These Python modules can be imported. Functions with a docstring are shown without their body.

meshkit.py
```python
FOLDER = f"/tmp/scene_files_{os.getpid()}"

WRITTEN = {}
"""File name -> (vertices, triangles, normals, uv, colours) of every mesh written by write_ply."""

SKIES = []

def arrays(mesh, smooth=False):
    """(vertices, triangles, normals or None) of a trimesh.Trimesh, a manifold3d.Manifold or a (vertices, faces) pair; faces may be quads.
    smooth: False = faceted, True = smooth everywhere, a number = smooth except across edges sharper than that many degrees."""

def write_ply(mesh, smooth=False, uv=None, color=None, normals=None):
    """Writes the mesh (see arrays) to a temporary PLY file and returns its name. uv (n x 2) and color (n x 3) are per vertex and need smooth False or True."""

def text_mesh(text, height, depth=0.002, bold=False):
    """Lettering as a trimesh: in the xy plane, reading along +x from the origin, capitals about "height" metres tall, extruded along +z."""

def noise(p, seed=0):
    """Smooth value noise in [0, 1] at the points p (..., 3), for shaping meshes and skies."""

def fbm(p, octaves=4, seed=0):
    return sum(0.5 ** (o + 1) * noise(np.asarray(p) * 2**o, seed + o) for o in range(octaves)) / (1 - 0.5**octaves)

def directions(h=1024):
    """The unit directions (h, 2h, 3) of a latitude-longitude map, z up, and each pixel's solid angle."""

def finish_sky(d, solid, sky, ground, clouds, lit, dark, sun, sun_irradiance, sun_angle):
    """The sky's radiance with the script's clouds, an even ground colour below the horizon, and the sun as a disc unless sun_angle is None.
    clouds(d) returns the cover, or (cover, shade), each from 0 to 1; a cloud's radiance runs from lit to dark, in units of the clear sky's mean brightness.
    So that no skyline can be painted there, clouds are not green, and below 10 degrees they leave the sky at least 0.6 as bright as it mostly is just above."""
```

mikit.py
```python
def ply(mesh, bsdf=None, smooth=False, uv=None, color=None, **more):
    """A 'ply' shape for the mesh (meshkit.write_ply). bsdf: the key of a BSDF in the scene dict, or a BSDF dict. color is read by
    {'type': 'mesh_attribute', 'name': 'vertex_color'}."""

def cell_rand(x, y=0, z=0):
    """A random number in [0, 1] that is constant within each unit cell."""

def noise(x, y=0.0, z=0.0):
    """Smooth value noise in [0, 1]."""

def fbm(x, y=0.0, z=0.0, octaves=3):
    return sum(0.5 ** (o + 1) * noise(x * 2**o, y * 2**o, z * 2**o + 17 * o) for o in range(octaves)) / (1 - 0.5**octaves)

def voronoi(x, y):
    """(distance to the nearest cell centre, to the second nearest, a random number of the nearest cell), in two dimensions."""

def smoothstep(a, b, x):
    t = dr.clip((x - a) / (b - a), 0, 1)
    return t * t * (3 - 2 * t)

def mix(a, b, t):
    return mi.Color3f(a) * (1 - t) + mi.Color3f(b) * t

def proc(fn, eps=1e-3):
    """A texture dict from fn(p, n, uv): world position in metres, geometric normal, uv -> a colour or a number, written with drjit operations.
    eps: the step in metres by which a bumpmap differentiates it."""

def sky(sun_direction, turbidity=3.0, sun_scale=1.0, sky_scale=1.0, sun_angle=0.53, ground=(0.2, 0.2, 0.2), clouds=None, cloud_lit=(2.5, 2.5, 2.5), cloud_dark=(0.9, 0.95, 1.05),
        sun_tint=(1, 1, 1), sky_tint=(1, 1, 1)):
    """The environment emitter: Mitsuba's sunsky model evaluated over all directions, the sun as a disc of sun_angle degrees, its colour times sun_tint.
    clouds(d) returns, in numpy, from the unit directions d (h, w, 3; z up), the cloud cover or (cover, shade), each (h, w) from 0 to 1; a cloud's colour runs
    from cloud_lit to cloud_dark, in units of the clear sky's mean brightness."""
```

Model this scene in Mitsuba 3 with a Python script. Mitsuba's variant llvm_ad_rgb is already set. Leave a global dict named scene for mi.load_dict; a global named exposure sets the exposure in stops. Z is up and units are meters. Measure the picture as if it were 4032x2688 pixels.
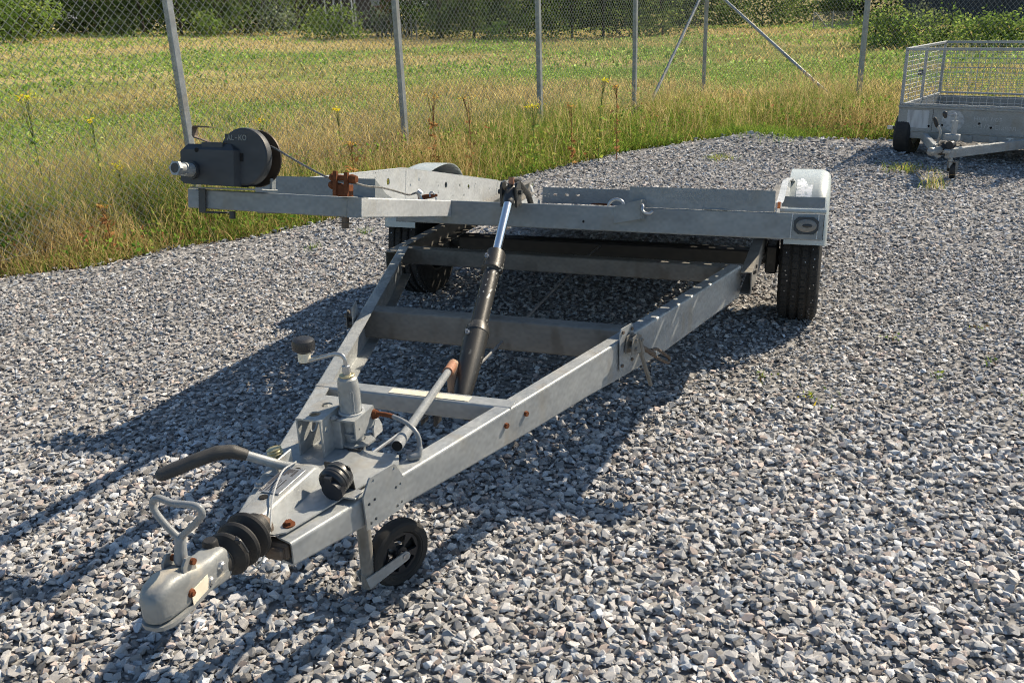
import math, random
import numpy as np, trimesh, shapely, manifold3d
from shapely.geometry import Polygon, Point, box as sbox
import drjit as dr, mitsuba as mi, mikit, meshkit
from mikit import noise, fbm, smoothstep, mix, proc
T = mi.ScalarTransform4f
PI = math.pi
scene, labels = {}, {}

# ------------------------------------------------------------------ camera, sky, exposure
CAM_O = np.array([1.1725, -4.8063, 1.6364])
CAM_R = np.array([[0.94520598, 0.3246258, -0.03469516], [0.08371805, -0.34372579, -0.93533089], [-0.31555816, 0.88117573, -0.35206871]])  # right, down, forward
_m = np.eye(4)
_m[:3, 0], _m[:3, 1], _m[:3, 2], _m[:3, 3] = -CAM_R[0], -CAM_R[1], CAM_R[2], CAM_O
scene['camera'] = {'type': 'perspective', 'fov': math.degrees(2 * math.atan(2016 / 3534.1)), 'fov_axis': 'x', 'near_clip': 0.05, 'far_clip': 2000.0,
                   'to_world': T(_m.tolist())}
SUN = np.array([0.66, 0.97, 1.0])


def cloud_cover(d):
    n = meshkit.fbm(d * np.array([3.0, 3.0, 9.0]) + 4.0, 4, 3)
    high = np.clip((n - 0.55) * 3.0, 0, 1) * 0.15
    return np.clip(high + 0.8 * np.exp(-np.clip(d[..., 2], 0, 1) * 22), 0, 1) * (d[..., 2] > 0), np.zeros(d.shape[:2])


scene['sky'] = mikit.sky(SUN, turbidity=3.0, sky_scale=0.78, sky_tint=(1.03, 1.0, 0.95), clouds=cloud_cover, cloud_lit=(1.55, 1.58, 1.6), sun_tint=(0.92, 0.975, 1.05), ground=(0.22, 0.22, 0.18))
exposure = 2.5

# ------------------------------------------------------------------ helpers
def A(*v):
    return np.array(v, float)


def numbered(key):
    if key not in scene and key not in labels and not any(k.startswith(key + '__') for k in scene):
        return key
    i = 1
    while f'{key}_{i:03d}' in scene or f'{key}_{i:03d}' in labels or any(k.startswith(f'{key}_{i:03d}__') for k in scene):
        i += 1
    return f'{key}_{i:03d}'


_count = {}


def key_for(parent, name):
    base = (parent + '__' if parent else '') + name
    n = _count.get(base, 0)
    _count[base] = n + 1
    return base if n == 0 else f'{base}_{n:03d}'


def obj(name, mesh, mat, parent=None, smooth=False, label=None, cat=None, group=None, kind=None, **kw):
    k = key_for(parent, name)
    if isinstance(mesh, list):
        mesh = cat_mesh(mesh)
    scene[k] = mikit.ply(mesh, mat, smooth=smooth, **kw)
    tag(k, label, cat, group, kind)
    return k


def tag(k, label=None, cat=None, group=None, kind=None):
    d = {a: b for a, b in (('label', label), ('category', cat), ('group', group), ('kind', kind)) if b}
    if d:
        labels[k] = d


def thing(name, label, cat, group=None):
    k = key_for(None, name)
    tag(k, label, cat, group)
    return k


def cat_mesh(ms):
    vs, fs, n = [], [], 0
    for m in ms:
        v, f = (m.vertices, m.faces) if hasattr(m, 'vertices') else m
        vs.append(np.asarray(v)); fs.append(np.asarray(f) + n); n += len(v)
    return trimesh.Trimesh(np.vstack(vs), np.vstack(fs), process=False)


def xf(mesh, m):
    mesh = mesh.copy(); mesh.apply_transform(m); return mesh


def frame(o, x, y, z):
    m = np.eye(4); m[:3, 0], m[:3, 1], m[:3, 2], m[:3, 3] = x, y, z, o
    return m


def unit(v):
    v = np.asarray(v, float); return v / np.linalg.norm(v)


def cbox(lo, hi, c=0.002):
    """A box with chamfered edges."""
    lo, hi = np.minimum(lo, hi).astype(float), np.maximum(lo, hi).astype(float)
    c = min(c, 0.45 * float((hi - lo).min()))
    p = []
    for s in np.ndindex(2, 2, 2):
        q = np.where(np.array(s) == 1, hi, lo); d = np.where(np.array(s) == 1, -c, c)
        for k in range(3):
            e = q + d; e[k] = q[k]; p.append(e)
    return trimesh.convex.convex_hull(np.array(p))


def bar(p0, p1, w, h, c=0.002, up=(0, 0, 1)):
    """A chamfered bar from p0 to p1, w across, h along up; p0, p1 run along its centre line."""
    p0, p1 = np.asarray(p0, float), np.asarray(p1, float)
    y = unit(p1 - p0); x = unit(np.cross(y, up)); z = np.cross(x, y)
    return xf(cbox((-w / 2, 0, -h / 2), (w / 2, np.linalg.norm(p1 - p0), h / 2), c), frame(p0, x, y, z))


def extr(poly, p0, p1, up=(0, 0, 1)):
    """A cross-section (x = right when looking from p0 to p1, y = up) drawn out from p0 to p1."""
    p0, p1 = np.asarray(p0, float), np.asarray(p1, float)
    y = unit(p1 - p0); x = unit(np.cross(y, up)); z = np.cross(x, y)
    m = trimesh.creation.extrude_polygon(poly, float(np.linalg.norm(p1 - p0)), engine='earcut')
    return xf(m, frame(p0, x, z, y) if np.dot(np.cross(x, z), y) > 0 else frame(p1, x, z, -y))


def plate(poly, o, x, y, t):
    """A shapely polygon as a plate of thickness t in the plane of x and y through o, its thickness along x cross y."""
    x, y = unit(x), unit(y)
    return xf(trimesh.creation.extrude_polygon(poly, t, engine='earcut'), frame(np.asarray(o, float), x, y, np.cross(x, y)))


def cyl(p0, p1, r, n=20, r1=None, ch=0.0):
    L = float(np.linalg.norm(np.asarray(p1, float) - np.asarray(p0, float))); r1 = r if r1 is None else r1
    pr = [(0, 0), (r - ch, 0), (r, ch), (r1, L - ch), (r1 - ch, L), (0, L)] if ch else [(0, 0), (r, 0), (r1, L), (0, L)]
    return lathe(pr, p0, unit(np.asarray(p1, float) - np.asarray(p0, float)), n)


def lathe(profile, o, axis, n=32):
    """(radius, height) pairs turned round the axis through o."""
    m = trimesh.creation.revolve(np.array(profile, float), sections=n)
    z = unit(axis); x = unit(np.cross(z, (0, 0, 1) if abs(z[2]) < 0.9 else (1, 0, 0)))
    return xf(m, frame(np.asarray(o, float), x, np.cross(z, x), z))


def smooth_path(pts, n=8):
    """Catmull-Rom through pts."""
    p = np.asarray(pts, float); q = np.vstack([2 * p[0] - p[1], p, 2 * p[-1] - p[-2]]); out = []
    for i in range(1, len(q) - 2):
        for t in np.arange(n) / n:
            a, b, c, d = q[i - 1:i + 3]
            out.append(0.5 * (2 * b + (c - a) * t + (2 * a - 5 * b + 4 * c - d) * t * t + (3 * b - a - 3 * c + d) * t ** 3))
    return np.array(out + [p[-1]])


def tube(pts, r, n=10, caps=True):
    """A round tube along pts; r a number or one per point."""
    p = np.asarray(pts, float); r = np.broadcast_to(np.asarray(r, float), len(p))
    t = np.gradient(p, axis=0); t /= np.linalg.norm(t, axis=1, keepdims=True) + 1e-12
    x = unit(np.cross(t[0], (0, 0, 1) if abs(t[0][2]) < 0.9 else (1, 0, 0))); v = []
    a = np.arange(n) * 2 * PI / n
    for i in range(len(p)):
        x = unit(x - t[i] * (x @ t[i])); y = np.cross(t[i], x)
        v.append(p[i] + r[i] * (np.cos(a)[:, None] * x + np.sin(a)[:, None] * y))
    v = np.vstack(v); f = []
    for i in range(len(p) - 1):
        for k in range(n):
            a0, a1, b0, b1 = i * n + k, i * n + (k + 1) % n, (i + 1) * n + k, (i + 1) * n + (k + 1) % n
            f += [(a0, a1, b1), (a0, b1, b0)]
    if caps:
        v = np.vstack([v, p[:1], p[-1:]]); e = (len(p) - 1) * n
        for k in range(n):
            f += [(len(v) - 2, (k + 1) % n, k), (len(v) - 1, e + k, e + (k + 1) % n)]
    return trimesh.Trimesh(v, np.array(f), process=False)


def ribbon(pts, wdir, w, t):
    """A flat strap along pts, w wide along wdir, t thick."""
    p = np.asarray(pts, float); wd = unit(wdir); tg = np.gradient(p, axis=0)
    nn = np.cross(tg, wd); nn /= np.linalg.norm(nn, axis=1, keepdims=True) + 1e-12
    v = np.stack([p + wd * w / 2 + nn * t / 2, p - wd * w / 2 + nn * t / 2, p - wd * w / 2 - nn * t / 2, p + wd * w / 2 - nn * t / 2], 1).reshape(-1, 3); f = []
    for i in range(len(p) - 1):
        for k in range(4):
            a0, a1 = i * 4 + k, i * 4 + (k + 1) % 4
            f += [(a0, a1, a1 + 4), (a0, a1 + 4, a0 + 4)]
    e = (len(p) - 1) * 4
    f += [(0, 2, 1), (0, 3, 2), (e, e + 1, e + 2), (e, e + 2, e + 3)]
    return trimesh.Trimesh(v, np.array(f), process=False)


def rrect(x0, y0, x1, y1, r=0.005):
    return sbox(x0 + r, y0 + r, x1 - r, y1 - r).buffer(r, quad_segs=4)


def hexbolt(o, axis, r=0.008, h=0.006, washer=0.0):
    ms = [cyl(o, np.asarray(o) + unit(axis) * h, r, 6)]
    if washer:
        ms.append(cyl(o, np.asarray(o) + unit(axis) * h * 0.3, washer, 16))
    return cat_mesh(ms)


def chan(w, h, t, s=1):
    """A channel section: web at x = 0 (outer face), flanges towards s*x; top at y = 0."""
    p = Polygon([(0, 0), (s * w, 0), (s * w, -t), (s * t, -t), (s * t, -h + t), (s * w, -h + t), (s * w, -h), (0, -h)])
    return p if p.exterior.is_ccw else Polygon(list(p.exterior.coords)[::-1])


def loft(sections):
    """Closed sections with the same number of points, joined, with fan caps."""
    s = np.asarray(sections, float); k, n, _ = s.shape
    v = np.vstack([s.reshape(-1, 3), s[0].mean(0), s[-1].mean(0)]); f = []
    for i in range(k - 1):
        for j in range(n):
            a0, a1, b0, b1 = i * n + j, i * n + (j + 1) % n, (i + 1) * n + j, (i + 1) * n + (j + 1) % n
            f += [(a0, a1, b1), (a0, b1, b0)]
    for j in range(n):
        f += [(k * n, (j + 1) % n, j), (k * n + 1, (k - 1) * n + j, (k - 1) * n + (j + 1) % n)]
    m = trimesh.Trimesh(v, np.array(f), process=False); m.fix_normals(); return m


def hull_chain(pts, rad, res=0.006, iters=6):
    """Spheres joined by hulls into one smooth body."""
    M = manifold3d.Manifold; parts = []
    for a, b, ra, rb in zip(pts, pts[1:], rad, rad[1:]):
        parts.append(M.batch_hull([M.sphere(ra, 20).translate(tuple(map(float, a))), M.sphere(rb, 20).translate(tuple(map(float, b)))]))
    m = M.batch_boolean(parts, manifold3d.OpType.Add).refine_to_length(res).to_mesh()
    t = trimesh.Trimesh(m.vert_properties[:, :3], m.tri_verts)
    trimesh.smoothing.filter_taubin(t, iterations=iters); return t


# ------------------------------------------------------------------ materials
def mat(key, fn, rough=0.5, metal=0.0, bump=None, scale=0.001, eps=2e-3, two=True, spec=0.5, **kw):
    b = {'type': 'principled', 'base_color': proc(fn) if callable(fn) else {'type': 'rgb', 'value': list(fn)}, 'roughness': proc(rough) if callable(rough) else rough, 'metallic': metal, 'specular': spec, **kw}
    if bump:
        b = {'type': 'bumpmap', 'arbitrary': proc(bump, eps), 'scale': scale, 'nested_bsdf': b}
    scene[key] = {'type': 'twosided', 'nested': b} if two else b


def galv_fn(base, dark, stain, s_amt):
    def fn(p, n, uv):
        sp = noise(p.x * 90, p.y * 90, p.z * 90)
        big = fbm(p.x * 9, p.y * 9, p.z * 14, 3)
        st = smoothstep(0.55, 0.8, fbm(p.x * 16 + 7, p.y * 16, p.z * 5, 3))
        c = mix(base, dark, dr.clip(big * 1.4 - 0.3, 0, 1)) * (0.88 + 0.24 * sp)
        return mix(c, stain, st * s_amt)
    return fn


mat('galvanised', galv_fn((0.36, 0.375, 0.375), (0.22, 0.24, 0.255), (0.27, 0.24, 0.19), 0.45), rough=lambda p, n, uv: 0.34 + 0.25 * noise(p.x * 30, p.y * 30, p.z * 30), metal=0.25)
mat('galvanised_dirty', galv_fn((0.21, 0.20, 0.18), (0.135, 0.13, 0.12), (0.09, 0.075, 0.055), 0.6), rough=0.6, metal=0.1)
mat('galvanised_bed', galv_fn((0.235, 0.255, 0.262), (0.155, 0.172, 0.182), (0.20, 0.18, 0.145), 0.35), rough=0.5, metal=0.15)
mat('galvanised_bright', galv_fn((0.50, 0.515, 0.52), (0.37, 0.385, 0.395), (0.36, 0.34, 0.29), 0.3), rough=0.42, metal=0.2)
mat('fender_steel', lambda p, n, uv: mix((0.34, 0.38, 0.38), (0.44, 0.475, 0.47), fbm(p.x * 6, p.y * 6, p.z * 6, 3)), rough=0.38, metal=0.15)
mat('cast_coupling', lambda p, n, uv: mix(mix((0.30, 0.31, 0.305), (0.17, 0.18, 0.185), fbm(p.x * 30, p.y * 30, p.z * 30, 3)), (0.50, 0.45, 0.36), smoothstep(0.5, 0.72, fbm(p.x * 22 + 5, p.y * 14, p.z * 22, 3)) * 0.8),
    rough=0.5, metal=0.25, bump=lambda p, n, uv: fbm(p.x * 160, p.y * 160, p.z * 160, 2), scale=0.0006)
mat('grey_lacquer', lambda p, n, uv: mix((0.17, 0.185, 0.195), (0.25, 0.26, 0.27), fbm(p.x * 40, p.y * 40, p.z * 40, 2)), rough=0.35)
mat('dark_steel', lambda p, n, uv: mix((0.020, 0.022, 0.024), (0.042, 0.041, 0.038), fbm(p.x * 25, p.y * 25, p.z * 25, 3)), rough=0.45)
mat('barrel_paint', lambda p, n, uv: mix(mix((0.015, 0.0155, 0.016), (0.030, 0.029, 0.027), fbm(p.x * 20, p.y * 20, p.z * 20, 3)), (0.45, 0.45, 0.42), smoothstep(0.70, 0.76, noise(p.x * 130, p.y * 60, p.z * 130)) * smoothstep(0.5, 0.62, noise(p.x * 14 + 3, p.y * 9 + 2.2, p.z * 14))), rough=0.42)
mat('winch_plastic', lambda p, n, uv: mix((0.021, 0.024, 0.028), (0.045, 0.049, 0.055), fbm(p.x * 12, p.y * 12, p.z * 30, 3)), rough=0.55)
mat('rubber', lambda p, n, uv: mix((0.010, 0.010, 0.0105), (0.024, 0.023, 0.022), fbm(p.x * 18, p.y * 18, p.z * 18, 3)), rough=0.62)
mat('tyre_rubber', lambda p, n, uv: mix((0.011, 0.0115, 0.0125), (0.028, 0.027, 0.025), fbm(p.x * 14, p.y * 14, p.z * 14, 3)), rough=0.75)
mat('grip_rubber', lambda p, n, uv: mix((0.026, 0.026, 0.026), (0.055, 0.054, 0.051), fbm(p.x * 22, p.y * 22, p.z * 22, 3)), rough=0.6)
mat('black_plastic', (0.022, 0.023, 0.026), rough=0.38)
mat('black_hole', (0.006, 0.006, 0.006), rough=0.9)
mat('chrome', (0.82, 0.83, 0.85), rough=0.12, metal=1.0)
mat('zinc', lambda p, n, uv: mix((0.48, 0.49, 0.50), (0.32, 0.33, 0.34), fbm(p.x * 60, p.y * 60, p.z * 60, 2)), rough=0.33, metal=0.7)
mat('rust', lambda p, n, uv: mix((0.20, 0.075, 0.035), (0.075, 0.03, 0.018), fbm(p.x * 90, p.y * 90, p.z * 90, 3)), rough=0.9, spec=0.1)
mat('rusty_steel', lambda p, n, uv: mix((0.16, 0.13, 0.105), (0.07, 0.045, 0.03), fbm(p.x * 60, p.y * 60, p.z * 60, 3)), rough=0.75, metal=0.1)
mat('brown_paint', lambda p, n, uv: mix((0.36, 0.15, 0.09), (0.26, 0.15, 0.09), fbm(p.x * 50, p.y * 50, p.z * 50, 3)), rough=0.6)
mat('tan_paint', lambda p, n, uv: mix((0.42, 0.26, 0.15), (0.26, 0.16, 0.10), fbm(p.x * 50, p.y * 50, p.z * 50, 3)), rough=0.6)
mat('drum_steel', lambda p, n, uv: mix((0.10, 0.075, 0.055), (0.045, 0.035, 0.03), fbm(p.x * 30, p.y * 30, p.z * 30, 3)), rough=0.5, metal=0.4)
mat('wire_rope', lambda p, n, uv: mix((0.24, 0.235, 0.22), (0.10, 0.095, 0.09), smoothstep(0.35, 0.65, noise(p.x * 420 + p.z * 300, p.y * 420, p.z * 300))), rough=0.5, metal=0.5)
mat('white_label', lambda p, n, uv: mix((0.70, 0.70, 0.68), (0.55, 0.53, 0.47), fbm(p.x * 60, p.y * 60, p.z * 60, 2)), rough=0.5)
mat('cream_label', lambda p, n, uv: mix((0.72, 0.66, 0.54), (0.60, 0.54, 0.42), fbm(p.x * 60, p.y * 60, p.z * 60, 2)), rough=0.5)
mat('worn_sticker', lambda p, n, uv: mix((0.78, 0.80, 0.82), (0.48, 0.53, 0.54), smoothstep(0.52, 0.62, fbm(p.x * 70, p.y * 70, p.z * 70, 3))), rough=0.55)
mat('dark_print', (0.05, 0.05, 0.055), rough=0.5)
mat('faded_print', (0.17, 0.18, 0.17), rough=0.6)
mat('orange_plastic', (0.65, 0.16, 0.02), rough=0.25)
mat('brass_zinc', lambda p, n, uv: mix((0.62, 0.55, 0.34), (0.42, 0.37, 0.22), fbm(p.x * 60, p.y * 60, p.z * 60, 2)), rough=0.35, metal=0.7)
mat('yellow_zinc', (0.5, 0.47, 0.36), rough=0.35, metal=0.6)
mat('streaky_sticker', lambda p, n, uv: mix((0.46, 0.48, 0.49), (0.30, 0.31, 0.32), smoothstep(0.35, 0.7, fbm(p.x * 26 + p.y * 8, p.y * 6, p.z * 4, 3))), rough=0.4)
# ------------------------------------------------------------------ the flatbed trailer in the foreground
TR = thing('flatbed_trailer', 'large galvanised tilting flatbed trailer with black winch, standing empty on the grey gravel', 'trailer')
LDIR, LNRM = A(0.289, 0.957, 0), A(0.957, -0.289, 0)
LA = A(0.089, -3.323, 0.5)


def on_beam(s, z, off=0.0, side=1):
    """A point of the drawbar beam's outer face, s metres behind its front end."""
    p = LA + LDIR * s + LNRM * off
    return A(side * p[0], p[1], z)


def c_sections(stations):
    """A rolled channel through stations (origin of the outer top corner, inward direction, flange width, height): rounded outer corners."""
    rings, k = [], 0
    for o, xd, w, h in stations:
        r, t = 0.009, 0.005
        arc = [(r - r * math.sin(a), -r + r * math.cos(a)) for a in np.linspace(0, PI / 2, 5)]
        mid = [(w, 0)] + arc + [(x, -h - y) for x, y in arc[::-1]] + [(w, -h)]
        arci = [(r - (r - t) * math.sin(a), -r + (r - t) * math.cos(a)) for a in np.linspace(0, PI / 2, 5)]
        inn = [(w, -t)] + arci + [(x, -h - y) for x, y in arci[::-1]] + [(w, -h + t)]
        k = len(mid)
        rings.append([np.asarray(o) + np.asarray(xd) * x + A(0, 0, 1) * y for x, y in mid + inn[::-1]])
    v = np.array(rings).reshape(-1, 3); n = 2 * k; f = []
    for i in range(len(rings) - 1):
        for j in range(n):
            a0, a1 = i * n + j, i * n + (j + 1) % n
            f += [(a0, a1, a1 + n), (a0, a1 + n, a0 + n)]
    for e in (0, (len(rings) - 1) * n):
        for j in range(k - 1):
            q = (e + j, e + j + 1, e + n - 2 - j, e + n - 1 - j)
            f += [(q[0], q[1], q[2]), (q[0], q[2], q[3])]
    m = trimesh.Trimesh(v, np.array(f), process=False); m.fix_normals(); return m


for side, nm in ((1, 'right'), (-1, 'left')):
    st = []
    for s, zt, zb in ((0, 0.503, 0.439), (0.35, 0.502, 0.413), (0.70, 0.501, 0.392), (0.97, 0.50, 0.378), (1.30, 0.50, 0.366), (1.57, 0.50, 0.350), (1.88, 0.50, 0.338), (2.3, 0.502, 0.347), (2.62, 0.504, 0.354)):
        st.append((on_beam(s, zt, 0, side), A(-side * LNRM[0], LNRM[1] * -1, 0), 0.05, zt - zb))
    k = obj('drawbar_beam', c_sections(st), 'galvanised', TR, smooth=35)
    if side == 1:
        for s, z in ((0.826, 0.457), (0.929, 0.455)):
            obj('bolt', hexbolt(on_beam(s, z, 0), LNRM, 0.0085, 0.009), 'rust', k)
# punched mounting plate on the right beam
pl = Polygon([(0.224, 0.42), (0.356, 0.419), (0.358, 0.425), (0.365, 0.507), (0.340, 0.553), (0.334, 0.556), (0.250, 0.556), (0.245, 0.552), (0.221, 0.513)])
for c in ((0.332, 0.544), (0.257, 0.545), (0.351, 0.491), (0.335, 0.488), (0.258, 0.491), (0.238, 0.487), (0.351, 0.438), (0.335, 0.434), (0.256, 0.437), (0.238, 0.433)):
    pl = pl.difference(Point(c).buffer(0.0048, quad_segs=6))
hp = obj('hole_plate', plate(pl, on_beam(0, 0, 0.007) * A(1, 1, 0), LDIR, A(0, 0, 1), -0.005 if np.cross(LDIR, A(0, 0, 1)) @ LNRM < 0 else 0.005), 'galvanised', TR)
for c in ((0.332, 0.544), (0.257, 0.545), (0.351, 0.491), (0.335, 0.488), (0.258, 0.491), (0.238, 0.487), (0.351, 0.438), (0.335, 0.434), (0.256, 0.437), (0.238, 0.433)):
    if c[1] < 0.5:
        q = on_beam(c[0], c[1], 0.0015)
        obj('hole', cyl(q, q + LNRM * 0.002, 0.0046, 12), 'black_hole', hp)
# pressed cover over the beams' front, with a raised ridge
cov = Polygon([(-0.06, -3.318), (0.04, -3.318), (0.062, -3.30), (0.128, -3.075), (0.172, -2.93), (0.15, -2.885), (-0.15, -2.885), (-0.172, -2.93), (-0.128, -3.075), (-0.084, -3.30)])
k = obj('drawbar_cover', [xf(trimesh.creation.extrude_polygon(cov, 0.004, engine='earcut'), trimesh.transformations.translation_matrix((0, 0, 0.5095))),
                          xf(trimesh.creation.extrude_polygon(cov.buffer(-0.012), 0.006, engine='earcut'), trimesh.transformations.translation_matrix((0, 0, 0.5034)))], 'galvanised', TR)
rid = []
for y, hw, tw, h in ((-3.318, 0.050, 0.030, 0.036), (-3.20, 0.052, 0.032, 0.040), (-3.07, 0.050, 0.032, 0.040), (-3.045, 0.046, 0.028, 0.030), (-3.02, 0.036, 0.022, 0.003)):
    c = -0.028
    rid.append([(c - hw, y, 0.5137), (c - tw - 0.004, y, 0.5137 + h * 0.8), (c - tw + 0.004, y, 0.5137 + h * 0.97), (c, y, 0.5137 + h), (c + tw - 0.004, y, 0.5137 + h * 0.97), (c + tw + 0.004, y, 0.5137 + h * 0.8), (c + hw, y, 0.5137)])
obj('ridge', loft(rid), 'galvanised', k, smooth=40)
obj('slot', [cyl((-0.036, -3.235, 0.5535), (-0.036, -3.235, 0.5545), 0.011, 16)], 'black_hole', k)
obj('slot', [cyl((-0.03, -3.095, 0.5535), (-0.03, -3.095, 0.5545), 0.010, 16)], 'black_hole', k)
obj('bolt', hexbolt((0.052, -3.272, 0.5136), (0, 0, 1), 0.0095, 0.011, 0.015), 'rust', k, label='rusty bolt at the front of the cover')
obj('bolt', hexbolt((-0.122, -3.13, 0.5136), (0, 0, 1), 0.0095, 0.011, 0.015), 'zinc', k)
rp = obj('rating_plate', xf(cbox((-0.030, -0.062, 0), (0.030, 0.062, 0.0012), 0.0004), frame(A(-0.035, -3.155, 0.5548), A(1, 0, 0), A(0, 1, 0), A(0, 0, 1))), 'zinc', TR, label='black and silver rating plate')
pr = [plate(sbox(-0.028, -0.060, -0.018, 0.060), (-0.035, -3.155, 0.5561), (1, 0, 0), (0, 1, 0), 0.0003)]
for i, (a, b) in enumerate(((-0.014, -0.009), (-0.006, -0.003), (0.0, 0.003), (0.008, 0.012))):
    pr.append(plate(sbox(a, -0.055, b, -0.002 + 0.006 * (i % 2)), (-0.035, -3.155, 0.5561), (1, 0, 0), (0, 1, 0), 0.0003))
    pr.append(plate(sbox(a, 0.022 + 0.008 * (i % 3), b + 0.003, 0.055), (-0.035, -3.155, 0.5561), (1, 0, 0), (0, 1, 0), 0.0003))
obj('print', pr, 'dark_print', rp)
tm = meshkit.text_mesh('KNOTT', 0.006, 0.0003); tm = xf(tm, frame(A(-0.056, -3.208, 0.5565), A(0, 1, 0), A(-1, 0, 0), A(0, 0, 1)))
obj('lettering', tm, 'white_label', rp)

# coupling head, gaiter, lifting handle
CX = 0.0
sec = []
for y, a, zt, zb in ((-3.683, 0.012, 0.572, 0.530), (-3.676, 0.024, 0.588, 0.526), (-3.658, 0.033, 0.602, 0.524), (-3.625, 0.037, 0.606, 0.522), (-3.585, 0.036, 0.597, 0.516), (-3.545, 0.032, 0.584, 0.506), (-3.51, 0.031, 0.577, 0.497), (-3.475, 0.032, 0.576, 0.492), (-3.462, 0.029, 0.568, 0.496)):
    ring = []
    for t in np.linspace(0, 2 * PI, 28, endpoint=False):
        c, s = math.cos(t), math.sin(t)
        x = a * math.copysign(abs(c) ** 0.55, c); z = math.copysign(abs(s) ** (0.62 if s > 0 else 0.35), s)
        ring.append((CX + x, y, (zt + zb) / 2 + z * (zt - zb) / 2))
    sec.append(ring)
cp = obj('coupling_head', loft(sec), 'cast_coupling', TR, smooth=50, label='worn grey cast ball coupling head')
lip = Polygon([(-0.012, -3.685), (0.012, -3.685), (0.026, -3.678), (0.036, -3.66), (0.0395, -3.625), (0.038, -3.585), (0.034, -3.54), (0.033, -3.48), (-0.033, -3.48), (-0.034, -3.54), (-0.038, -3.585), (-0.0395, -3.625), (-0.036, -3.66), (-0.026, -3.678)])
obj('rim', [xf(trimesh.creation.extrude_polygon(lip, 0.009, engine='earcut'), trimesh.transformations.translation_matrix((CX, 0, 0.5155))),
            cyl((CX, -3.634, 0.504), (CX, -3.634, 0.518), 0.031, 24, 0.034)], 'cast_coupling', cp, smooth=30)
for y, z, m, r in ((-3.60, 0.552, 'rust', 0.010), (-3.535, 0.535, 'zinc', 0.011), (-3.495, 0.545, 'zinc', 0.012)):
    x = 0.036 if y < -3.57 else 0.0315
    obj('bolt', cat_mesh([cyl((CX + x - 0.004, y, z), (CX + x + 0.005, y, z), r, 16, r * 0.85, 0.001), cyl((CX + x - 0.002, y, z), (CX + x + 0.008, y, z), r * 0.6, 6)]), m, cp)
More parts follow.
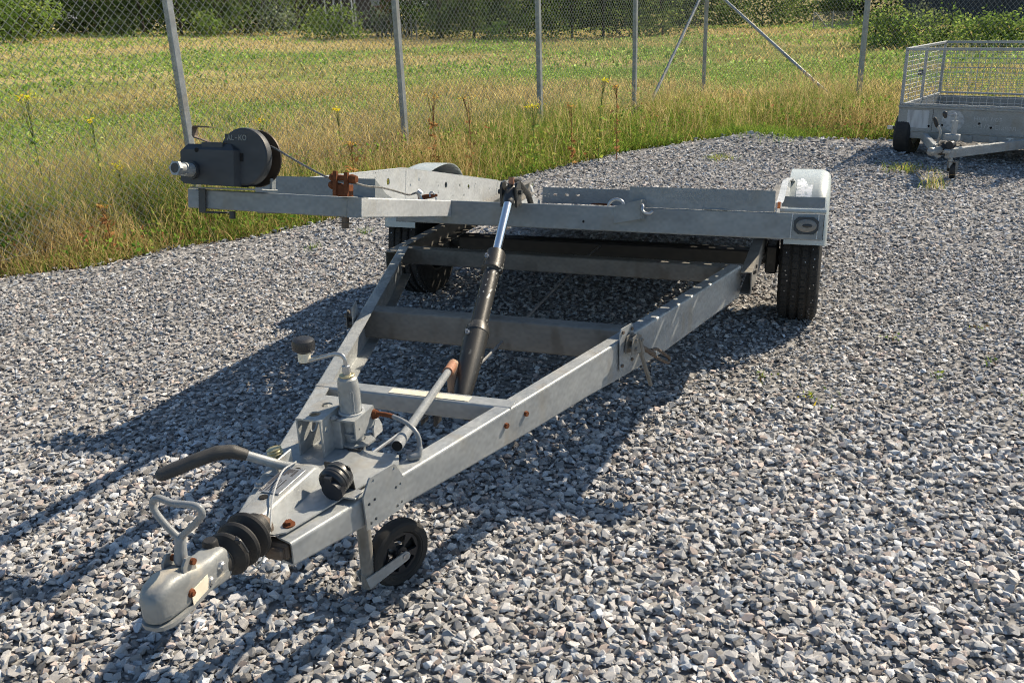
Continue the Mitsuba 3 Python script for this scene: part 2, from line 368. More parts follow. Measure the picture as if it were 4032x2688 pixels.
nm = obj('type_plate', xf(cbox((-0.030, -0.017, 0), (0.030, 0.017, 0.001), 0.0003), frame(A(CX + 0.0355, -3.572, 0.540), A(-0.085, 0.9964, 0), A(0, 0, 1), A(0.995, 0.10, 0))), 'cream_label', cp)
for s in (-1, 1):
    tab = Polygon([(-0.020, 0), (0.020, 0), (0.018, 0.022), (0.010, 0.036), (-0.004, 0.038), (-0.016, 0.026)])
    obj('hinge_lug', plate(tab, (CX + s * 0.024 - 0.003, -3.582, 0.583), (0, 1, 0), (0, 0, 1), 0.006), 'cast_coupling', cp)
obj('hinge_pin', cyl((CX - 0.034, -3.572, 0.607), (CX + 0.034, -3.572, 0.607), 0.007, 14), 'rust', cp)
hd = hull_chain([(CX, -3.572, 0.605), (CX, -3.566, 0.632), (CX, -3.563, 0.650)], (0.014, 0.012, 0.011))
loop = smooth_path([(CX, -3.563, 0.648), (-0.026, -3.566, 0.678), (-0.048, -3.566, 0.708), (-0.050, -3.564, 0.727), (-0.034, -3.563, 0.737), (-0.004, -3.560, 0.729), (0.030, -3.558, 0.730), (0.054, -3.557, 0.728), (0.060, -3.557, 0.712), (0.042, -3.558, 0.690), (0.014, -3.561, 0.664), (CX, -3.563, 0.648)], 6)
obj('release_handle', cat_mesh([hd, tube(loop, 0.0075, 10)]), 'grey_lacquer', TR, smooth=60)
GZ = 0.528
prof = [(0, 0), (0.030, 0), (0.033, 0.004), (0.034, 0.020), (0.030, 0.026), (0.036, 0.030)]
for y, r in ((0.046, 0.053), (0.084, 0.056), (0.122, 0.059)):
    prof += [(r * 0.74, y - 0.011), (r * 0.95, y - 0.006), (r, y), (r * 0.97, y + 0.005), (r * 0.72, y + 0.012), (r * 0.6, y + 0.019)]
prof += [(0.036, 0.16), (0, 0.165)]
gt = obj('rubber_gaiter', lathe(prof, (CX, -3.478, GZ), (0, 1, 0), 40), 'rubber', TR, smooth=40)
obj('grease_cap', lathe([(0, -0.012), (0.018, -0.012), (0.0165, 0.012), (0.013, 0.016), (0, 0.016)], (CX - 0.008, -3.472, GZ + 0.044), (0, 0, 1), 20), 'rubber', gt, smooth=40)
obj('cable_tie', [cbox((CX + 0.034, -3.446, GZ + 0.040), (CX + 0.048, -3.438, GZ + 0.052), 0.002), tube(smooth_path([(CX + 0.030, -3.434, GZ + 0.05), (CX + 0.044, -3.436, GZ + 0.042), (CX + 0.056, -3.434, GZ + 0.016)], 4), 0.0028, 6)], 'black_plastic', gt)
obj('damper_tube', [cyl((CX, -3.33, GZ - 0.005), (CX, -3.30, GZ - 0.008), 0.030, 24), cbox((-0.07, -3.322, 0.45), (0.075, -3.29, 0.492), 0.006)], 'rusty_steel', TR, smooth=30)
obj('cross_tie', [cyl((-0.075, -3.30, 0.47), (0.070, -3.30, 0.47), 0.012, 14), cbox((0.02, -3.335, 0.455), (0.066, -3.30, 0.485), 0.004)], 'rusty_steel', TR)

# handbrake lever
hb = obj('handbrake_lever', tube(smooth_path([(-0.045, -3.065, 0.540), (-0.085, -3.085, 0.555), (-0.125, -3.11, 0.578), (-0.166, -3.132, 0.600)], 6), 0.0125, 14), 'galvanised', TR, smooth=50)
obj('grip', hull_chain([(-0.158, -3.128, 0.596), (-0.178, -3.145, 0.610), (-0.205, -3.166, 0.614), (-0.245, -3.200, 0.605), (-0.295, -3.238, 0.588), (-0.312, -3.252, 0.582)], (0.0155, 0.018, 0.0185, 0.0180, 0.0180, 0.0165)), 'grip_rubber', hb, smooth=60)
obj('spring_nut', [lathe([(0, 0), (0.020, 0), (0.022, 0.004), (0.018, 0.007), (0.021, 0.011), (0.018, 0.014), (0.020, 0.018), (0.012, 0.022), (0, 0.022)], (-0.135, -3.03, 0.548), (-0.2, 0, 1), 20), cyl((-0.135, -3.03, 0.505), (-0.135, -3.03, 0.55), 0.010, 12)], 'brass_zinc', hb, smooth=30)
obj('bracket', [cbox((-0.100, -3.085, 0.513), (-0.094, -3.015, 0.565), 0.002), cbox((-0.150, -3.08, 0.5138), (-0.094, -3.02, 0.519), 0.002)], 'galvanised', hb)
obj('breakaway_cable', tube(smooth_path([(-0.048, -3.068, 0.560), (-0.035, -3.15, 0.576), (0.0, -3.25, 0.562), (0.035, -3.325, 0.52), (0.03, -3.36, 0.47), (0.0, -3.37, 0.44)], 6), 0.0022, 6), 'galvanised_bright', TR)

# inverted channel bracket, jockey wheel and its clamp
ub = sbox(-0.112, 0.514, -0.036, 0.622).difference(sbox(-0.107, 0.50, -0.041, 0.617)); ub = ub.buffer(0.001).buffer(-0.001)
top = sbox(-0.112, -2.955, -0.036, -2.80).difference(Point(-0.072, -2.858).buffer(0.0155)).difference(Point(-0.075, -2.918).buffer(0.0165))
k = obj('channel_bracket', [plate(top, (0, 0, 0.618), (1, 0, 0), (0, 1, 0), 0.005),
                            plate(Polygon([(-2.955, 0.514), (-2.80, 0.514), (-2.80, 0.6176), (-2.955, 0.6176)]).difference(Point(-2.93, 0.588).buffer(0.008)), (-0.036, 0, 0), (0, 1, 0), (0, 0, 1), -0.005),
                            plate(Polygon([(-2.955, 0.514), (-2.80, 0.514), (-2.80, 0.6176), (-2.955, 0.6176)]).difference(Point(-2.88, 0.57).buffer(0.02)), (-0.107, 0, 0), (0, 1, 0), (0, 0, 1), -0.005),
                            cbox((-0.04, -2.90, 0.514), (-0.012, -2.865, 0.600), 0.003)], 'galvanised', TR)
JX, JY = -0.004, -2.85
jw = obj('jockey_wheel', [lathe([(0.024, 0.418), (0.029, 0.42), (0.029, 0.66), (0.0285, 0.692), (0.026, 0.706), (0.020, 0.712), (0, 0.712)], (JX, JY, 0), (0, 0, 1), 28)] +
         [cyl((JX + 0.0285 * math.cos(a), JY + 0.0285 * math.sin(a), 0.425), (JX + 0.0285 * math.cos(a), JY + 0.0285 * math.sin(a), 0.675), 0.0022, 6) for a in (-2.2, -2.0, -0.9, -0.7, 0.6)], 'galvanised', TR, smooth=30, label='jockey wheel with crank handle')
obj('inner_tube', [cyl((JX, JY, 0.055), (JX, JY, 0.43), 0.0205, 24), cyl((JX, JY, 0.040), (JX, JY, 0.09), 0.0225, 24, 0.0222, 0.002)], 'galvanised_dirty', jw, smooth=30)
obj('washer', lathe([(0.008, 0), (0.021, 0), (0.021, 0.004), (0.018, 0.006), (0.008, 0.006)], (JX, JY, 0.713), (0, 0, 1), 24), 'brass_zinc', jw)
obj('crank_handle', [cyl((JX, JY, 0.715), (JX, JY, 0.744), 0.0115, 16, 0.0115, 0.002), tube(smooth_path([(JX, JY, 0.742), (JX - 0.001, JY, 0.760), (JX - 0.010, JY, 0.772), (JX - 0.032, JY, 0.773), (JX - 0.07, JY, 0.761), (JX - 0.118, JY, 0.745), (JX - 0.13, JY, 0.745)], 6), 0.0058, 10)], 'zinc', jw, smooth=50)
obj('crank_knob', lathe([(0, -0.004), (0.016, -0.004), (0.0165, 0.028), (0.024, 0.030), (0.031, 0.036), (0.032, 0.050), (0.029, 0.062), (0.020, 0.067), (0.013, 0.0675), (0, 0.0672)], (JX - 0.127, JY, 0.744), (0.05, 0, 1), 32), 'black_plastic', jw, smooth=40)
obj('tape', lathe([(0.0168, 0), (0.0172, 0.004), (0.0168, 0.026)], (JX - 0.127, JY - 0.0003, 0.744), (0.05, 0, 1), 32), 'cream_label', jw)
hexp = Polygon([(-0.035, -0.04), (0.015, -0.048), (0.05, -0.02), (0.055, 0.015), (0.02, 0.04), (-0.035, 0.04)]).difference(Point(0, 0).buffer(0.0285))
obj('foot_plate', plate(hexp, (JX + 0.005, JY, 0.520), (1, 0, 0), (0, 1, 0), 0.006), 'galvanised', TR)
obj('foot_block', cbox((JX + 0.006, JY - 0.05, 0.512), (JX + 0.044, JY - 0.028, 0.5195), 0.002), 'dark_steel', TR)
AX = unit((0.904, -0.428, 0)); WC = A(0.047, -2.752, 0.104)
wl = obj('wheel', lathe([(0.030, -0.010), (0.066, -0.010), (0.070, -0.019), (0.074, -0.023), (0.094, -0.025), (0.101, -0.020), (0.1045, -0.010), (0.105, 0.0), (0.1045, 0.010), (0.101, 0.020), (0.094, 0.025), (0.078, 0.0245), (0.0775, 0.0225), (0.073, 0.0225), (0.070, 0.018), (0.066, 0.008)], WC, AX, 48), 'tyre_rubber', jw, smooth=35)
_rim = lathe([(0.010, -0.018), (0.022, -0.018), (0.022, 0.018), (0.010, 0.018)], WC, AX, 24)
sp = Polygon(Point(0, 0).buffer(0.0665, quad_segs=12)).difference(Point(0, 0).buffer(0.020))
for i in range(5):
    a = i * 2 * PI / 5 + 0.3
    sp = sp.difference(Polygon([(0.026 * math.cos(a - 0.45), 0.026 * math.sin(a - 0.45)), (0.058 * math.cos(a - 0.36), 0.058 * math.sin(a - 0.36)), (0.058 * math.cos(a + 0.36), 0.058 * math.sin(a + 0.36)), (0.026 * math.cos(a + 0.45), 0.026 * math.sin(a + 0.45))]).buffer(0.002))
_u = unit(np.cross(A(0, 0, 1), AX)); _w = np.cross(AX, _u)
obj('rim', [_rim, plate(sp, WC + AX * 0.004, _u, _w, 0.010)], 'black_plastic', jw, smooth=30)
for s in (1, -1):
    tip = WC + AX * (0.034 * s); root = A(JX, JY, 0.073) + AX * 0.024 * s
    d = unit(tip - root); up = np.cross(AX, d)
    arm = Polygon([(-0.02, -0.020), (np.linalg.norm(tip - root), -0.016), (np.linalg.norm(tip - root), 0.016), (-0.02, 0.020)]).union(Point(np.linalg.norm(tip - root), 0).buffer(0.016)).difference(Point(np.linalg.norm(tip - root), 0).buffer(0.007))
    obj('fork_arm', plate(arm, root, d, up, 0.004 * s if np.cross(d, up) @ AX > 0 else -0.004 * s), 'galvanised', jw)
obj('axle', [cyl(WC - AX * 0.038, WC + AX * 0.038, 0.0068, 14), cyl(WC + AX * 0.0385, WC + AX * 0.041, 0.0105, 18)], 'zinc', jw, smooth=30)
# clamp round the tube with its curved T-bar
cl = sbox(-0.036, -2.905, 0.037, -2.795).difference(Point(JX, JY).buffer(0.0298)).difference(sbox(-0.036, -2.905, -0.01, -2.87))
ck = obj('tube_clamp', [plate(cl, (0, 0, 0.602), (1, 0, 0), (0, 1, 0), 0.005), plate(cl.difference(sbox(-0.04, -2.91, 0.02, -2.885)), (0, 0, 0.551), (1, 0, 0), (0, 1, 0), 0.004),
                        plate(Polygon([(-2.905, 0.552), (-2.795, 0.552), (-2.795, 0.6018), (-2.905, 0.6018)]).difference(Point(-2.885, 0.575).buffer(0.0035)), (0.037, 0, 0), (0, 1, 0), (0, 0, 1), -0.004)], 'galvanised', TR)
obj('pin', cyl((-0.020, -2.893, 0.552), (-0.020, -2.893, 0.603), 0.004, 10), 'zinc', ck)
obj('bolt', hexbolt((-0.03, -2.90, 0.6075), (0, 0, 1), 0.008, 0.006, 0.012), 'zinc', ck)
obj('split_ring', lathe([(0.030, 0), (0.036, 0), (0.036, 0.004), (0.030, 0.004)], (JX + 0.002, JY, 0.608), (0.03, 0, 1), 30), 'galvanised_bright', ck)
tb = smooth_path([(0.036, -2.80, 0.583), (0.075, -2.812, 0.591), (0.12, -2.83, 0.596), (0.165, -2.845, 0.588), (0.195, -2.855, 0.566), (0.203, -2.862, 0.538), (0.202, -2.868, 0.522)], 6)
obj('clamp_lever', tube(tb, 0.0062, 10), 'grey_lacquer', ck, smooth=50)
obj('lever_nut', [cyl((0.037, -2.80, 0.582), (0.052, -2.804, 0.586), 0.015, 18, 0.010), tube(tb[2:12], 0.0068, 10)], 'rust', ck, smooth=40)
obj('lever_tip', hull_chain([(0.203, -2.864, 0.530), (0.200, -2.872, 0.514), (0.186, -2.884, 0.512)], (0.0085, 0.0115, 0.0125)), 'grey_lacquer', ck, smooth=60)
obj('lug', plate(Polygon([(-0.03, 0), (0.02, 0), (0.02, 0.02), (0.005, 0.045), (-0.015, 0.05), (-0.03, 0.03)]), (0.034, -2.78, 0.512), (0, 1, 0), (0, 0, 1), 0.005), 'galvanised_bright', TR)
# plug socket
PC = A(0.092, -3.118, 0.555); PD = unit((-0.10, -0.97, -0.18))
pk = obj('plug_socket', lathe([(0, -0.03), (0.034, -0.03), (0.038, -0.02), (0.0385, 0.004), (0.0365, 0.006), (0.0385, 0.008), (0.038, 0.014), (0.033, 0.02), (0, 0.02)], PC, PD, 28), 'black_plastic', TR, smooth=35, label='black plastic plug socket')
_px = unit(np.cross(PD, (0, 0, 1))); _py = np.cross(_px, PD)
lid = Point(-0.004, -0.004).buffer(0.0285).union(sbox(-0.036, -0.010, 0.0, 0.010)).union(sbox(-0.010, -0.038, 0.010, 0.0)).union(sbox(-0.009, 0, 0.009, 0.036))
obj('lid', [plate(lid, PC + PD * 0.0185 + _py * -0.006 - _px * 0.004, _px, _py, -0.013 if np.cross(_px, _py) @ PD < 0 else 0.013), cyl(PC + _px * 0.021 + _py * 0.018 + PD * 0.012, PC + _px * 0.021 + _py * 0.018 + PD * 0.021, 0.006, 12)], 'black_plastic', pk)
obj('holder', [tube(smooth_path([PC + PD * -0.01 + 0.038 * (_px * math.cos(a) + _py * math.sin(a)) for a in np.linspace(0.9, 2.9, 7)], 3), 0.004, 6), plate(rrect(-0.034, -0.05, 0.044, 0.03, 0.006), PC - PD * 0.024, _px, _py, 0.003)], 'dark_steel', pk)
obj('base', cbox((0.075, -3.13, 0.5136), (0.150, -3.085, 0.518), 0.001), 'galvanised', pk)

# cross members, rails, axle
cm = obj('cross_member', [c_sections([((-0.335, -2.505, 0.503), (0, 1, 0), 0.055, 0.060), ((0.335, -2.505, 0.503), (0, 1, 0), 0.055, 0.060)])], 'galvanised', TR, smooth=35)
obj('white_strip', cbox((-0.075, -2.496, 0.5035), (0.195, -2.462, 0.5050), 0.0005), 'cream_label', cm, label='cream strip stuck on the front cross member')
obj('pivot_bracket', cbox((0.03, -2.50, 0.405), (0.038, -2.45, 0.4425), 0.002), 'dark_steel', cm); obj('pivot_bracket', cbox((0.075, -2.50, 0.405), (0.083, -2.45, 0.4425), 0.002), 'dark_steel', cm)
obj('cross_member', c_sections([((-0.562, -1.751, 0.498), (0, 1, 0), 0.06, 0.123), ((0.562, -1.751, 0.498), (0, 1, 0), 0.06, 0.123)]), 'galvanised_dirty', TR, smooth=35)
obj('cross_member', c_sections([((-0.848, -0.80, 0.492), (0, 1, 0), 0.05, 0.083), ((0.848, -0.80, 0.492), (0, 1, 0), 0.05, 0.083)]), 'galvanised_dirty', TR, smooth=35)
for s in (1, -1):
    k = obj('side_rail', [extr(chan(0.05, 0.104, 0.005, -s if True else s), (s * 0.899, -0.868, 0.490), (s * 0.899, 1.5, 0.42))], 'galvanised_dirty', TR)
    for y, z in ((-0.80, 0.47), (-0.70, 0.445), (-0.83, 0.405), (-0.66, 0.46)):
        obj('bolt', hexbolt((s * 0.8985, y, z), (s, 0, 0), 0.009, 0.008), 'dark_steel', k)
    obj('axle_arm', [cbox((s * 0.905, -0.05, 0.25), (s * 0.965, 0.10, 0.40), 0.008), cyl((s * 0.85, 0.03, 0.33), (s * 1.02, 0.05, 0.315), 0.045, 20)], 'dark_steel', TR)
obj('axle_beam', [xf(cbox((-0.86, -0.04, -0.045), (0.86, 0.05, 0.045), 0.008), trimesh.transformations.translation_matrix((0, 0.03, 0.315)))], 'dark_steel', TR)
obj('brake_rod', tube([(0.02, -2.95, 0.475), (0.05, -2.4, 0.43), (0.03, -1.5, 0.40), (0.0, -0.3, 0.36), (0, 0, 0.34)], 0.0055, 8), 'zinc', TR)

# toggle clamps on both beams
for side in (1, -1):
    def bp(s, z, off):
        return on_beam(s, z, off, side)
    nrm = LNRM * A(side, 1, 1); dirn = LDIR * A(side, 1, 1)
    base = Polygon([(1.502, 0.392), (1.595, 0.388), (1.60, 0.395), (1.600, 0.520), (1.590, 0.549), (1.512, 0.549), (1.502, 0.535)])
    o = bp(0, 0, 0.006)
    t = plate(base, o * A(1, 1, 0), dirn, (0, 0, 1), 0.004 if np.cross(dirn, (0, 0, 1)) @ nrm > 0 else -0.004)
    k = obj('toggle_clamp', t, 'galvanised', TR)
    for s, z in ((1.52, 0.535), (1.585, 0.53), (1.515, 0.41), (1.588, 0.41)):
        obj('bolt', hexbolt(bp(s, z, 0.010), nrm, 0.0065, 0.006), 'rusty_steel', k)
    yoke = []
    for dz in (0.017, 0.041):
        q = Polygon([(1.525, 0.455), (1.575, 0.445), (1.605, 0.44), (1.60, 0.505), (1.575, 0.52), (1.535, 0.515)])
        yoke.append(plate(q, (bp(0, 0, dz)) * A(1, 1, 0), dirn, (0, 0, 1), 0.003))
    for s, z in ((1.555, 0.500), (1.556, 0.468), (1.595, 0.49)):
        yoke.append(cyl(bp(s, z, 0.008), bp(s, z, 0.052), 0.007, 12))
    obj('yoke', yoke, 'galvanised_dirty', k)
    obj('lever', [bar(bp(1.592, 0.47, 0.036), bp(1.695, 0.272, 0.036), 0.011, 0.016, 0.003, up=nrm), bar(bp(1.585, 0.50, 0.036), bp(1.615, 0.43, 0.036), 0.016, 0.026, 0.003, up=nrm)], 'galvanised_dirty', k)
    lk = []
    for e in (-0.010, 0.010):
        lk.append(bp(1.69, 0.412, 0.045) + A(0, 0, e))
    ring = smooth_path([bp(1.68, 0.422, 0.042), bp(1.72, 0.412, 0.046), bp(1.79, 0.365, 0.05), bp(1.818, 0.340, 0.05), bp(1.805, 0.330, 0.05), bp(1.76, 0.355, 0.047), bp(1.70, 0.392, 0.044), bp(1.672, 0.410, 0.042)], 4)
    obj('hook_bolt', [tube(ring, 0.006, 8), cyl(bp(1.612, 0.455, 0.036), bp(1.70, 0.400, 0.043), 0.0095, 12)], 'rusty_steel' if side == 1 else 'rust', k, smooth=40)

# hydraulic cylinder with hand pump
P0, P1 = A(-0.008, -1.461, 0.934), A(0.098, -2.345, 0.402); cd = unit(P1 - P0)
def cy(t): return P0 + (P1 - P0) * t
hc = obj('hydraulic_cylinder', [lathe([(0, 0.40), (0.0300, 0.40), (0.0305, 0.76), (0, 0.76)], P0, cd, 28)], 'barrel_paint', TR, smooth=40, label='black hydraulic tipping cylinder')
LC = float(np.linalg.norm(P1 - P0))
obj('piston_rod', cyl(cy(0.03), cy(0.37), 0.0175, 24), 'chrome', hc, smooth=40)
obj('gland', lathe([(0, 0.325 * LC), (0.036, 0.325 * LC), (0.038, 0.33 * LC), (0.0385, 0.395 * LC), (0.040, 0.40 * LC), (0.040, 0.412 * LC), (0.036, 0.415 * LC), (0.0302, 0.42 * LC), (0, 0.42 * LC)], P0, cd, 28), 'barrel_paint', hc, smooth=30)
obj('lower_sleeve', lathe([(0, 0.655 * LC), (0.034, 0.66 * LC), (0.043, 0.685 * LC), (0.0445, 0.70 * LC), (0.042, 0.705 * LC), (0.041, 0.80 * LC), (0.033, 0.93 * LC), (0.024, 0.99 * LC), (0, LC)], P0, cd, 28), 'barrel_paint', hc, smooth=30)
fn = unit(np.cross(cd, (1, 0, 0)));  fn = fn if fn[2] > 0 else -fn
for t, r in ((0.725, 0.040), (0.375, 0.037)):
    q = cy(t) + unit(fn - A(0.5, 0, 0)) * r
    obj('fitting', [cyl(q - fn * 0.006, q + fn * 0.010, 0.009, 6), cyl(q + fn * 0.008, q + fn * 0.020, 0.0045, 10)], 'zinc', hc)
for s in (-1, 1):
    ear = Polygon([(-0.030, -0.05), (0.030, -0.05), (0.028, 0.03), (0.015, 0.045), (-0.015, 0.045), (-0.028, 0.03)])
    obj('clevis_ear', plate(ear, (-0.008 + s * 0.031 - 0.004, -1.461, 0.931), (0, 1, 0), (0, 0, 1), 0.008), 'dark_steel', TR)
obj('clevis', [hull_chain([cy(-0.01), cy(0.02), cy(0.055)], (0.026, 0.025, 0.022)), cyl((-0.058, -1.461, 0.936), (0.040, -1.461, 0.936), 0.010, 16), cyl((-0.008, -1.461, 0.95), (-0.008, -1.461, 0.97), 0.011, 16)], 'dark_steel', TR, smooth=40)
obj('hose_fitting', cyl((-0.005, -1.459, 0.966), (-0.004, -1.454, 0.992), 0.0115, 14), 'brown_paint', TR, smooth=40)
obj('hydraulic_hose', tube(smooth_path([(-0.004, -1.452, 0.982), (0.004, -1.42, 0.975), (0.006, -1.38, 0.948), (0.004, -1.32, 0.915), (-0.004, -1.25, 0.880), (-0.01, -1.18, 0.80)], 6), 0.0125, 12), 'rubber', TR, smooth=50)
PT, PE = A(0.035, -2.235, 0.503), A(0.162, -2.915, 0.556)
pm = obj('hand_pump', [hull_chain([PT + A(0.0, 0.01, -0.005), PT + A(0.012, -0.02, -0.05), PT + A(0.02, -0.04, -0.09)], (0.022, 0.024, 0.022)), cbox(PT + A(-0.01, -0.04, -0.11), PT + A(0.05, 0.02, -0.06), 0.01)], 'tan_paint', hc, smooth=50)
obj('pump_socket', [cyl(PT - (PT - PE) * 0.10, PT + (PT - PE) * 0.03, 0.0165, 20), cyl(PT - (PT - PE) * 0.105, PT - (PT - PE) * 0.095, 0.0175, 20)], 'brown_paint', hc, smooth=40)
pd = unit(PE - PT)
obj('pump_lever', [lathe([(0, 0.06), (0.0125, 0.06), (0.0130, 0.5), (0.0145, 0.60), (0.0165, np.linalg.norm(PE - PT) - 0.002), (0.0150, np.linalg.norm(PE - PT)), (0.0145, np.linalg.norm(PE - PT) - 0.004), (0, np.linalg.norm(PE - PT) - 0.004)], PT, pd, 24)], 'grey_lacquer', TR, smooth=40)
obj('lever_end', cyl(PE - pd * 0.0035, PE - pd * 0.001, 0.0135, 24), 'black_hole', TR)

# road wheels and mudguards
def road_wheel(x, y, s):
    prof = [(0.18, -0.095), (0.205, -0.098), (0.25, -0.102), (0.29, -0.098), (0.309, -0.088), (0.3165, -0.076)]
    for g in (-0.044, 0.0, 0.044):
        prof += [(0.318, g - 0.006), (0.310, g - 0.005), (0.310, g + 0.005), (0.318, g + 0.006)]
    prof += [(0.3165, 0.076), (0.309, 0.088), (0.29, 0.098), (0.25, 0.102), (0.205, 0.098), (0.18, 0.095)]
    w = obj('wheel', lathe(prof, (x, y, 0.312), (1, 0, 0), 72), 'tyre_rubber', TR, smooth=30, label='studded winter tyre on the ' + ('right' if s > 0 else 'left') + ' of the axle')
    bl = []
    for row, (x0, x1) in enumerate(((-0.084, -0.053), (-0.034, -0.010), (0.010, 0.034), (0.053, 0.084))):
        for i in range(54):
            a = (i + 0.5 * (row % 2)) / 54 * 2 * PI
            er = 0.3165 if row in (1, 2) else 0.3125
            o = A(x, y + math.cos(a) * er, 0.312 + math.sin(a) * er)
            bl.append(xf(cbox((x0, -0.0148, -0.004), (x1, 0.0148, 0.0065), 0.001), frame(o, A(1, 0, 0), A(0, -math.sin(a), math.cos(a)), A(0, math.cos(a), math.sin(a)))))
    obj('tread', bl, 'tyre_rubber', w, kind='stuff')
    rg = random.Random(5); st = []
    for i in range(90):
        a = i / 90 * 2 * PI + rg.uniform(-.02, .02); xx = rg.choice((-0.072, -0.06, 0.06, 0.072, -0.025, 0.026)) + rg.uniform(-.006, .006)
        er = 0.3215 if abs(xx) < 0.04 else 0.3185
        o = A(x + xx, y + math.cos(a) * er, 0.312 + math.sin(a) * er)
        st.append(cyl(o, o + A(0, math.cos(a), math.sin(a)) * 0.003, 0.0032, 6))
    obj('studs', st, 'zinc', w, kind='stuff')
    obj('rim', lathe([(0.02, 0.03 * s), (0.08, 0.035 * s), (0.11, 0.02 * s), (0.165, 0.03 * s), (0.178, 0.09 * s), (0.19, 0.096 * s), (0.185, 0.0), (0.19, -0.096 * s), (0.17, -0.09 * s), (0.16, -0.02 * s), (0.02, 0.0)], (x, y, 0.312), (1, 0, 0), 40), 'dark_steel', w, smooth=30)
road_wheel(1.083, 0.05, 1); road_wheel(-1.108, 0.05, -1)


def guard_r(c, s):
    return 0.402 / (abs(c) ** 2.7 + abs(s) ** 2.7) ** (1 / 2.7)


def fender(x0, x1, yc, s, name):
    """x0 inner, x1 outer edge; s = +1 on the right."""
    rings = []
    for th in np.radians(np.linspace(163, 14, 30)):
        c, sn = math.cos(th), math.sin(th)
        r = guard_r(c, sn)
        cy_, cz = yc, 0.365 - (0.015 if s < 0 else 0)
        w = abs(x1 - x0); q = [(0, 0), (w - 0.06, 0), (w - 0.035, -0.004), (w - 0.015, -0.015), (w - 0.004, -0.034), (w, -0.06), (w, -0.095)]
        q2 = [(a, b - 0.003) if i < 3 else (a - 0.0025, b - 0.001) for i, (a, b) in enumerate(q)]
        rings.append([(x0 + s * a, cy_ + (r + b) * c * 1.02, cz + (r + b) * sn) for a, b in q + q2[::-1]])
    k = len(rings[0]); v = np.array(rings).reshape(-1, 3); f = []
    for i in range(len(rings) - 1):
        for j in range(k):
            a0, a1 = i * k + j, i * k + (j + 1) % k
            f += [(a0, a1, a1 + k), (a0, a1 + k, a0 + k)]
    for e in (0, (len(rings) - 1) * k):
        for j in range(k // 2 - 1):
            f += [(e + j, e + j + 1, e + k - 2 - j), (e + j, e + k - 2 - j, e + k - 1 - j)]
    m = trimesh.Trimesh(v, np.array(f), process=False); m.fix_normals()
    return obj(name, m, 'fender_steel', TR, smooth=45)
fr = fender(1.000, 1.200, 0.08, 1, 'mudguard'); fender(-0.995, -1.205, 0.10, -1, 'mudguard')
stk, nst = [], 10
sv, sf = [], []
for i in range(nst + 1):
    for j in range(nst + 1):
        th = math.radians(133 - 24 * i / nst); r = guard_r(math.cos(th), math.sin(th)) + 0.0012
        sv.append((1.038 + 0.075 * j / nst, 0.08 + r * math.cos(th) * 1.02, 0.365 + r * math.sin(th)))
for i in range(nst):
    for j in range(nst):
        top_cut = (i > 5 and j > 6 - (i - 6)) or (i > 8 and (j < 2 or j > 4))
        if not top_cut:
            a = i * (nst + 1) + j; sf += [(a, a + 1, a + nst + 2), (a, a + nst + 2, a + nst + 1)]
obj('sticker', trimesh.Trimesh(np.array(sv), np.array(sf), process=False), 'worn_sticker', fr, label='torn white sticker on the right mudguard')

# ---- the tilted bed: u across, v rearward, w square to the bed, from the front cross beam's top edge
BA = math.radians(12.4)
BO, BV, BW = A(0, -1.092, 0.811), A(0, math.cos(BA), -math.sin(BA)), A(0, math.sin(BA), math.cos(BA))
BO = A(0.1055, -1.4263, 0.8853)
BM = frame(BO, A(1, 0, 0) * 0.91, BV * 0.91, BW * 0.91)
def bed(m): return xf(cat_mesh(m) if isinstance(m, list) else m, BM)
def B(u, v, w): return BO + 0.91 * (A(1, 0, 0) * u + BV * v + BW * w)

def bed_chan(p0, p1, inw, w, h):
    """A closed rounded box beam in the bed's own frame; p on its outer top edge, inw towards the inside."""
    p0, p1, inw = A(*p0), A(*p1), A(*inw)
    y = unit(p1 - p0); q = rrect(0, -h, w, 0, 0.006); s = 1 if np.cross(y, (0, 0, 1)) @ inw > 0 else -1
    if s < 0:
        q = Polygon([(-x, yy) for x, yy in list(q.exterior.coords)[::-1]])
    return extr(q, p0, p1)
fb = obj('front_beam', bed(bed_chan((-0.70, 0, 0), (1.177, 0, 0), (0, 1, 0), 0.06, 0.106)), 'galvanised_bed', TR, smooth=35)
obj('upstand', bed(plate(rrect(0.391, 0.001, 0.986, 0.086, 0.002), (0, 0.0045, 0), (1, 0, 0), (0, 0, 1), 0.005)), 'galvanised_bed', fb)
obj('weld', bed(tube(smooth_path([(0.70, -0.001, 0.004), (0.72, -0.003, 0.003), (0.76, -0.003, 0.004), (0.79, -0.002, 0.003), (0.80, -0.001, 0.002)], 4), 0.0035, 8)), 'galvanised_bed', fb, smooth=50)
for u in (1.058, 1.158):
    obj('weld_seam', bed(tube([(u, -0.001, -0.003), (u - 0.002, -0.001, -0.1)], 0.0025, 8)), 'galvanised_bright', fb, smooth=50)
lm = obj('marker_lamp', bed([plate(Polygon([(1.068, -0.030), (1.083, -0.016), (1.140, -0.016), (1.158, -0.030), (1.158, -0.064), (1.142, -0.080), (1.084, -0.080), (1.068, -0.066)]).buffer(0.002), (0, -0.002, 0), (1, 0, 0), (0, 0, 1), 0.008)]), 'black_plastic', TR)
obj('lens', bed([xf(trimesh.creation.icosphere(subdivisions=3), np.diag([0.040, 0.010, 0.026, 1]) + np.array([[0, 0, 0, 1.114], [0, 0, 0, -0.009], [0, 0, 0, -0.048], [0, 0, 0, 0]]))]), 'galvanised_dirty', lm, smooth=True, label='dull broken lamp without lens')
obj('lens_slot', bed([xf(trimesh.creation.icosphere(subdivisions=2), np.diag([0.020, 0.004, 0.008, 1]) + np.array([[0, 0, 0, 1.117], [0, 0, 0, -0.0175], [0, 0, 0, -0.048], [0, 0, 0, 0]]))]), 'dark_steel', lm, smooth=True)
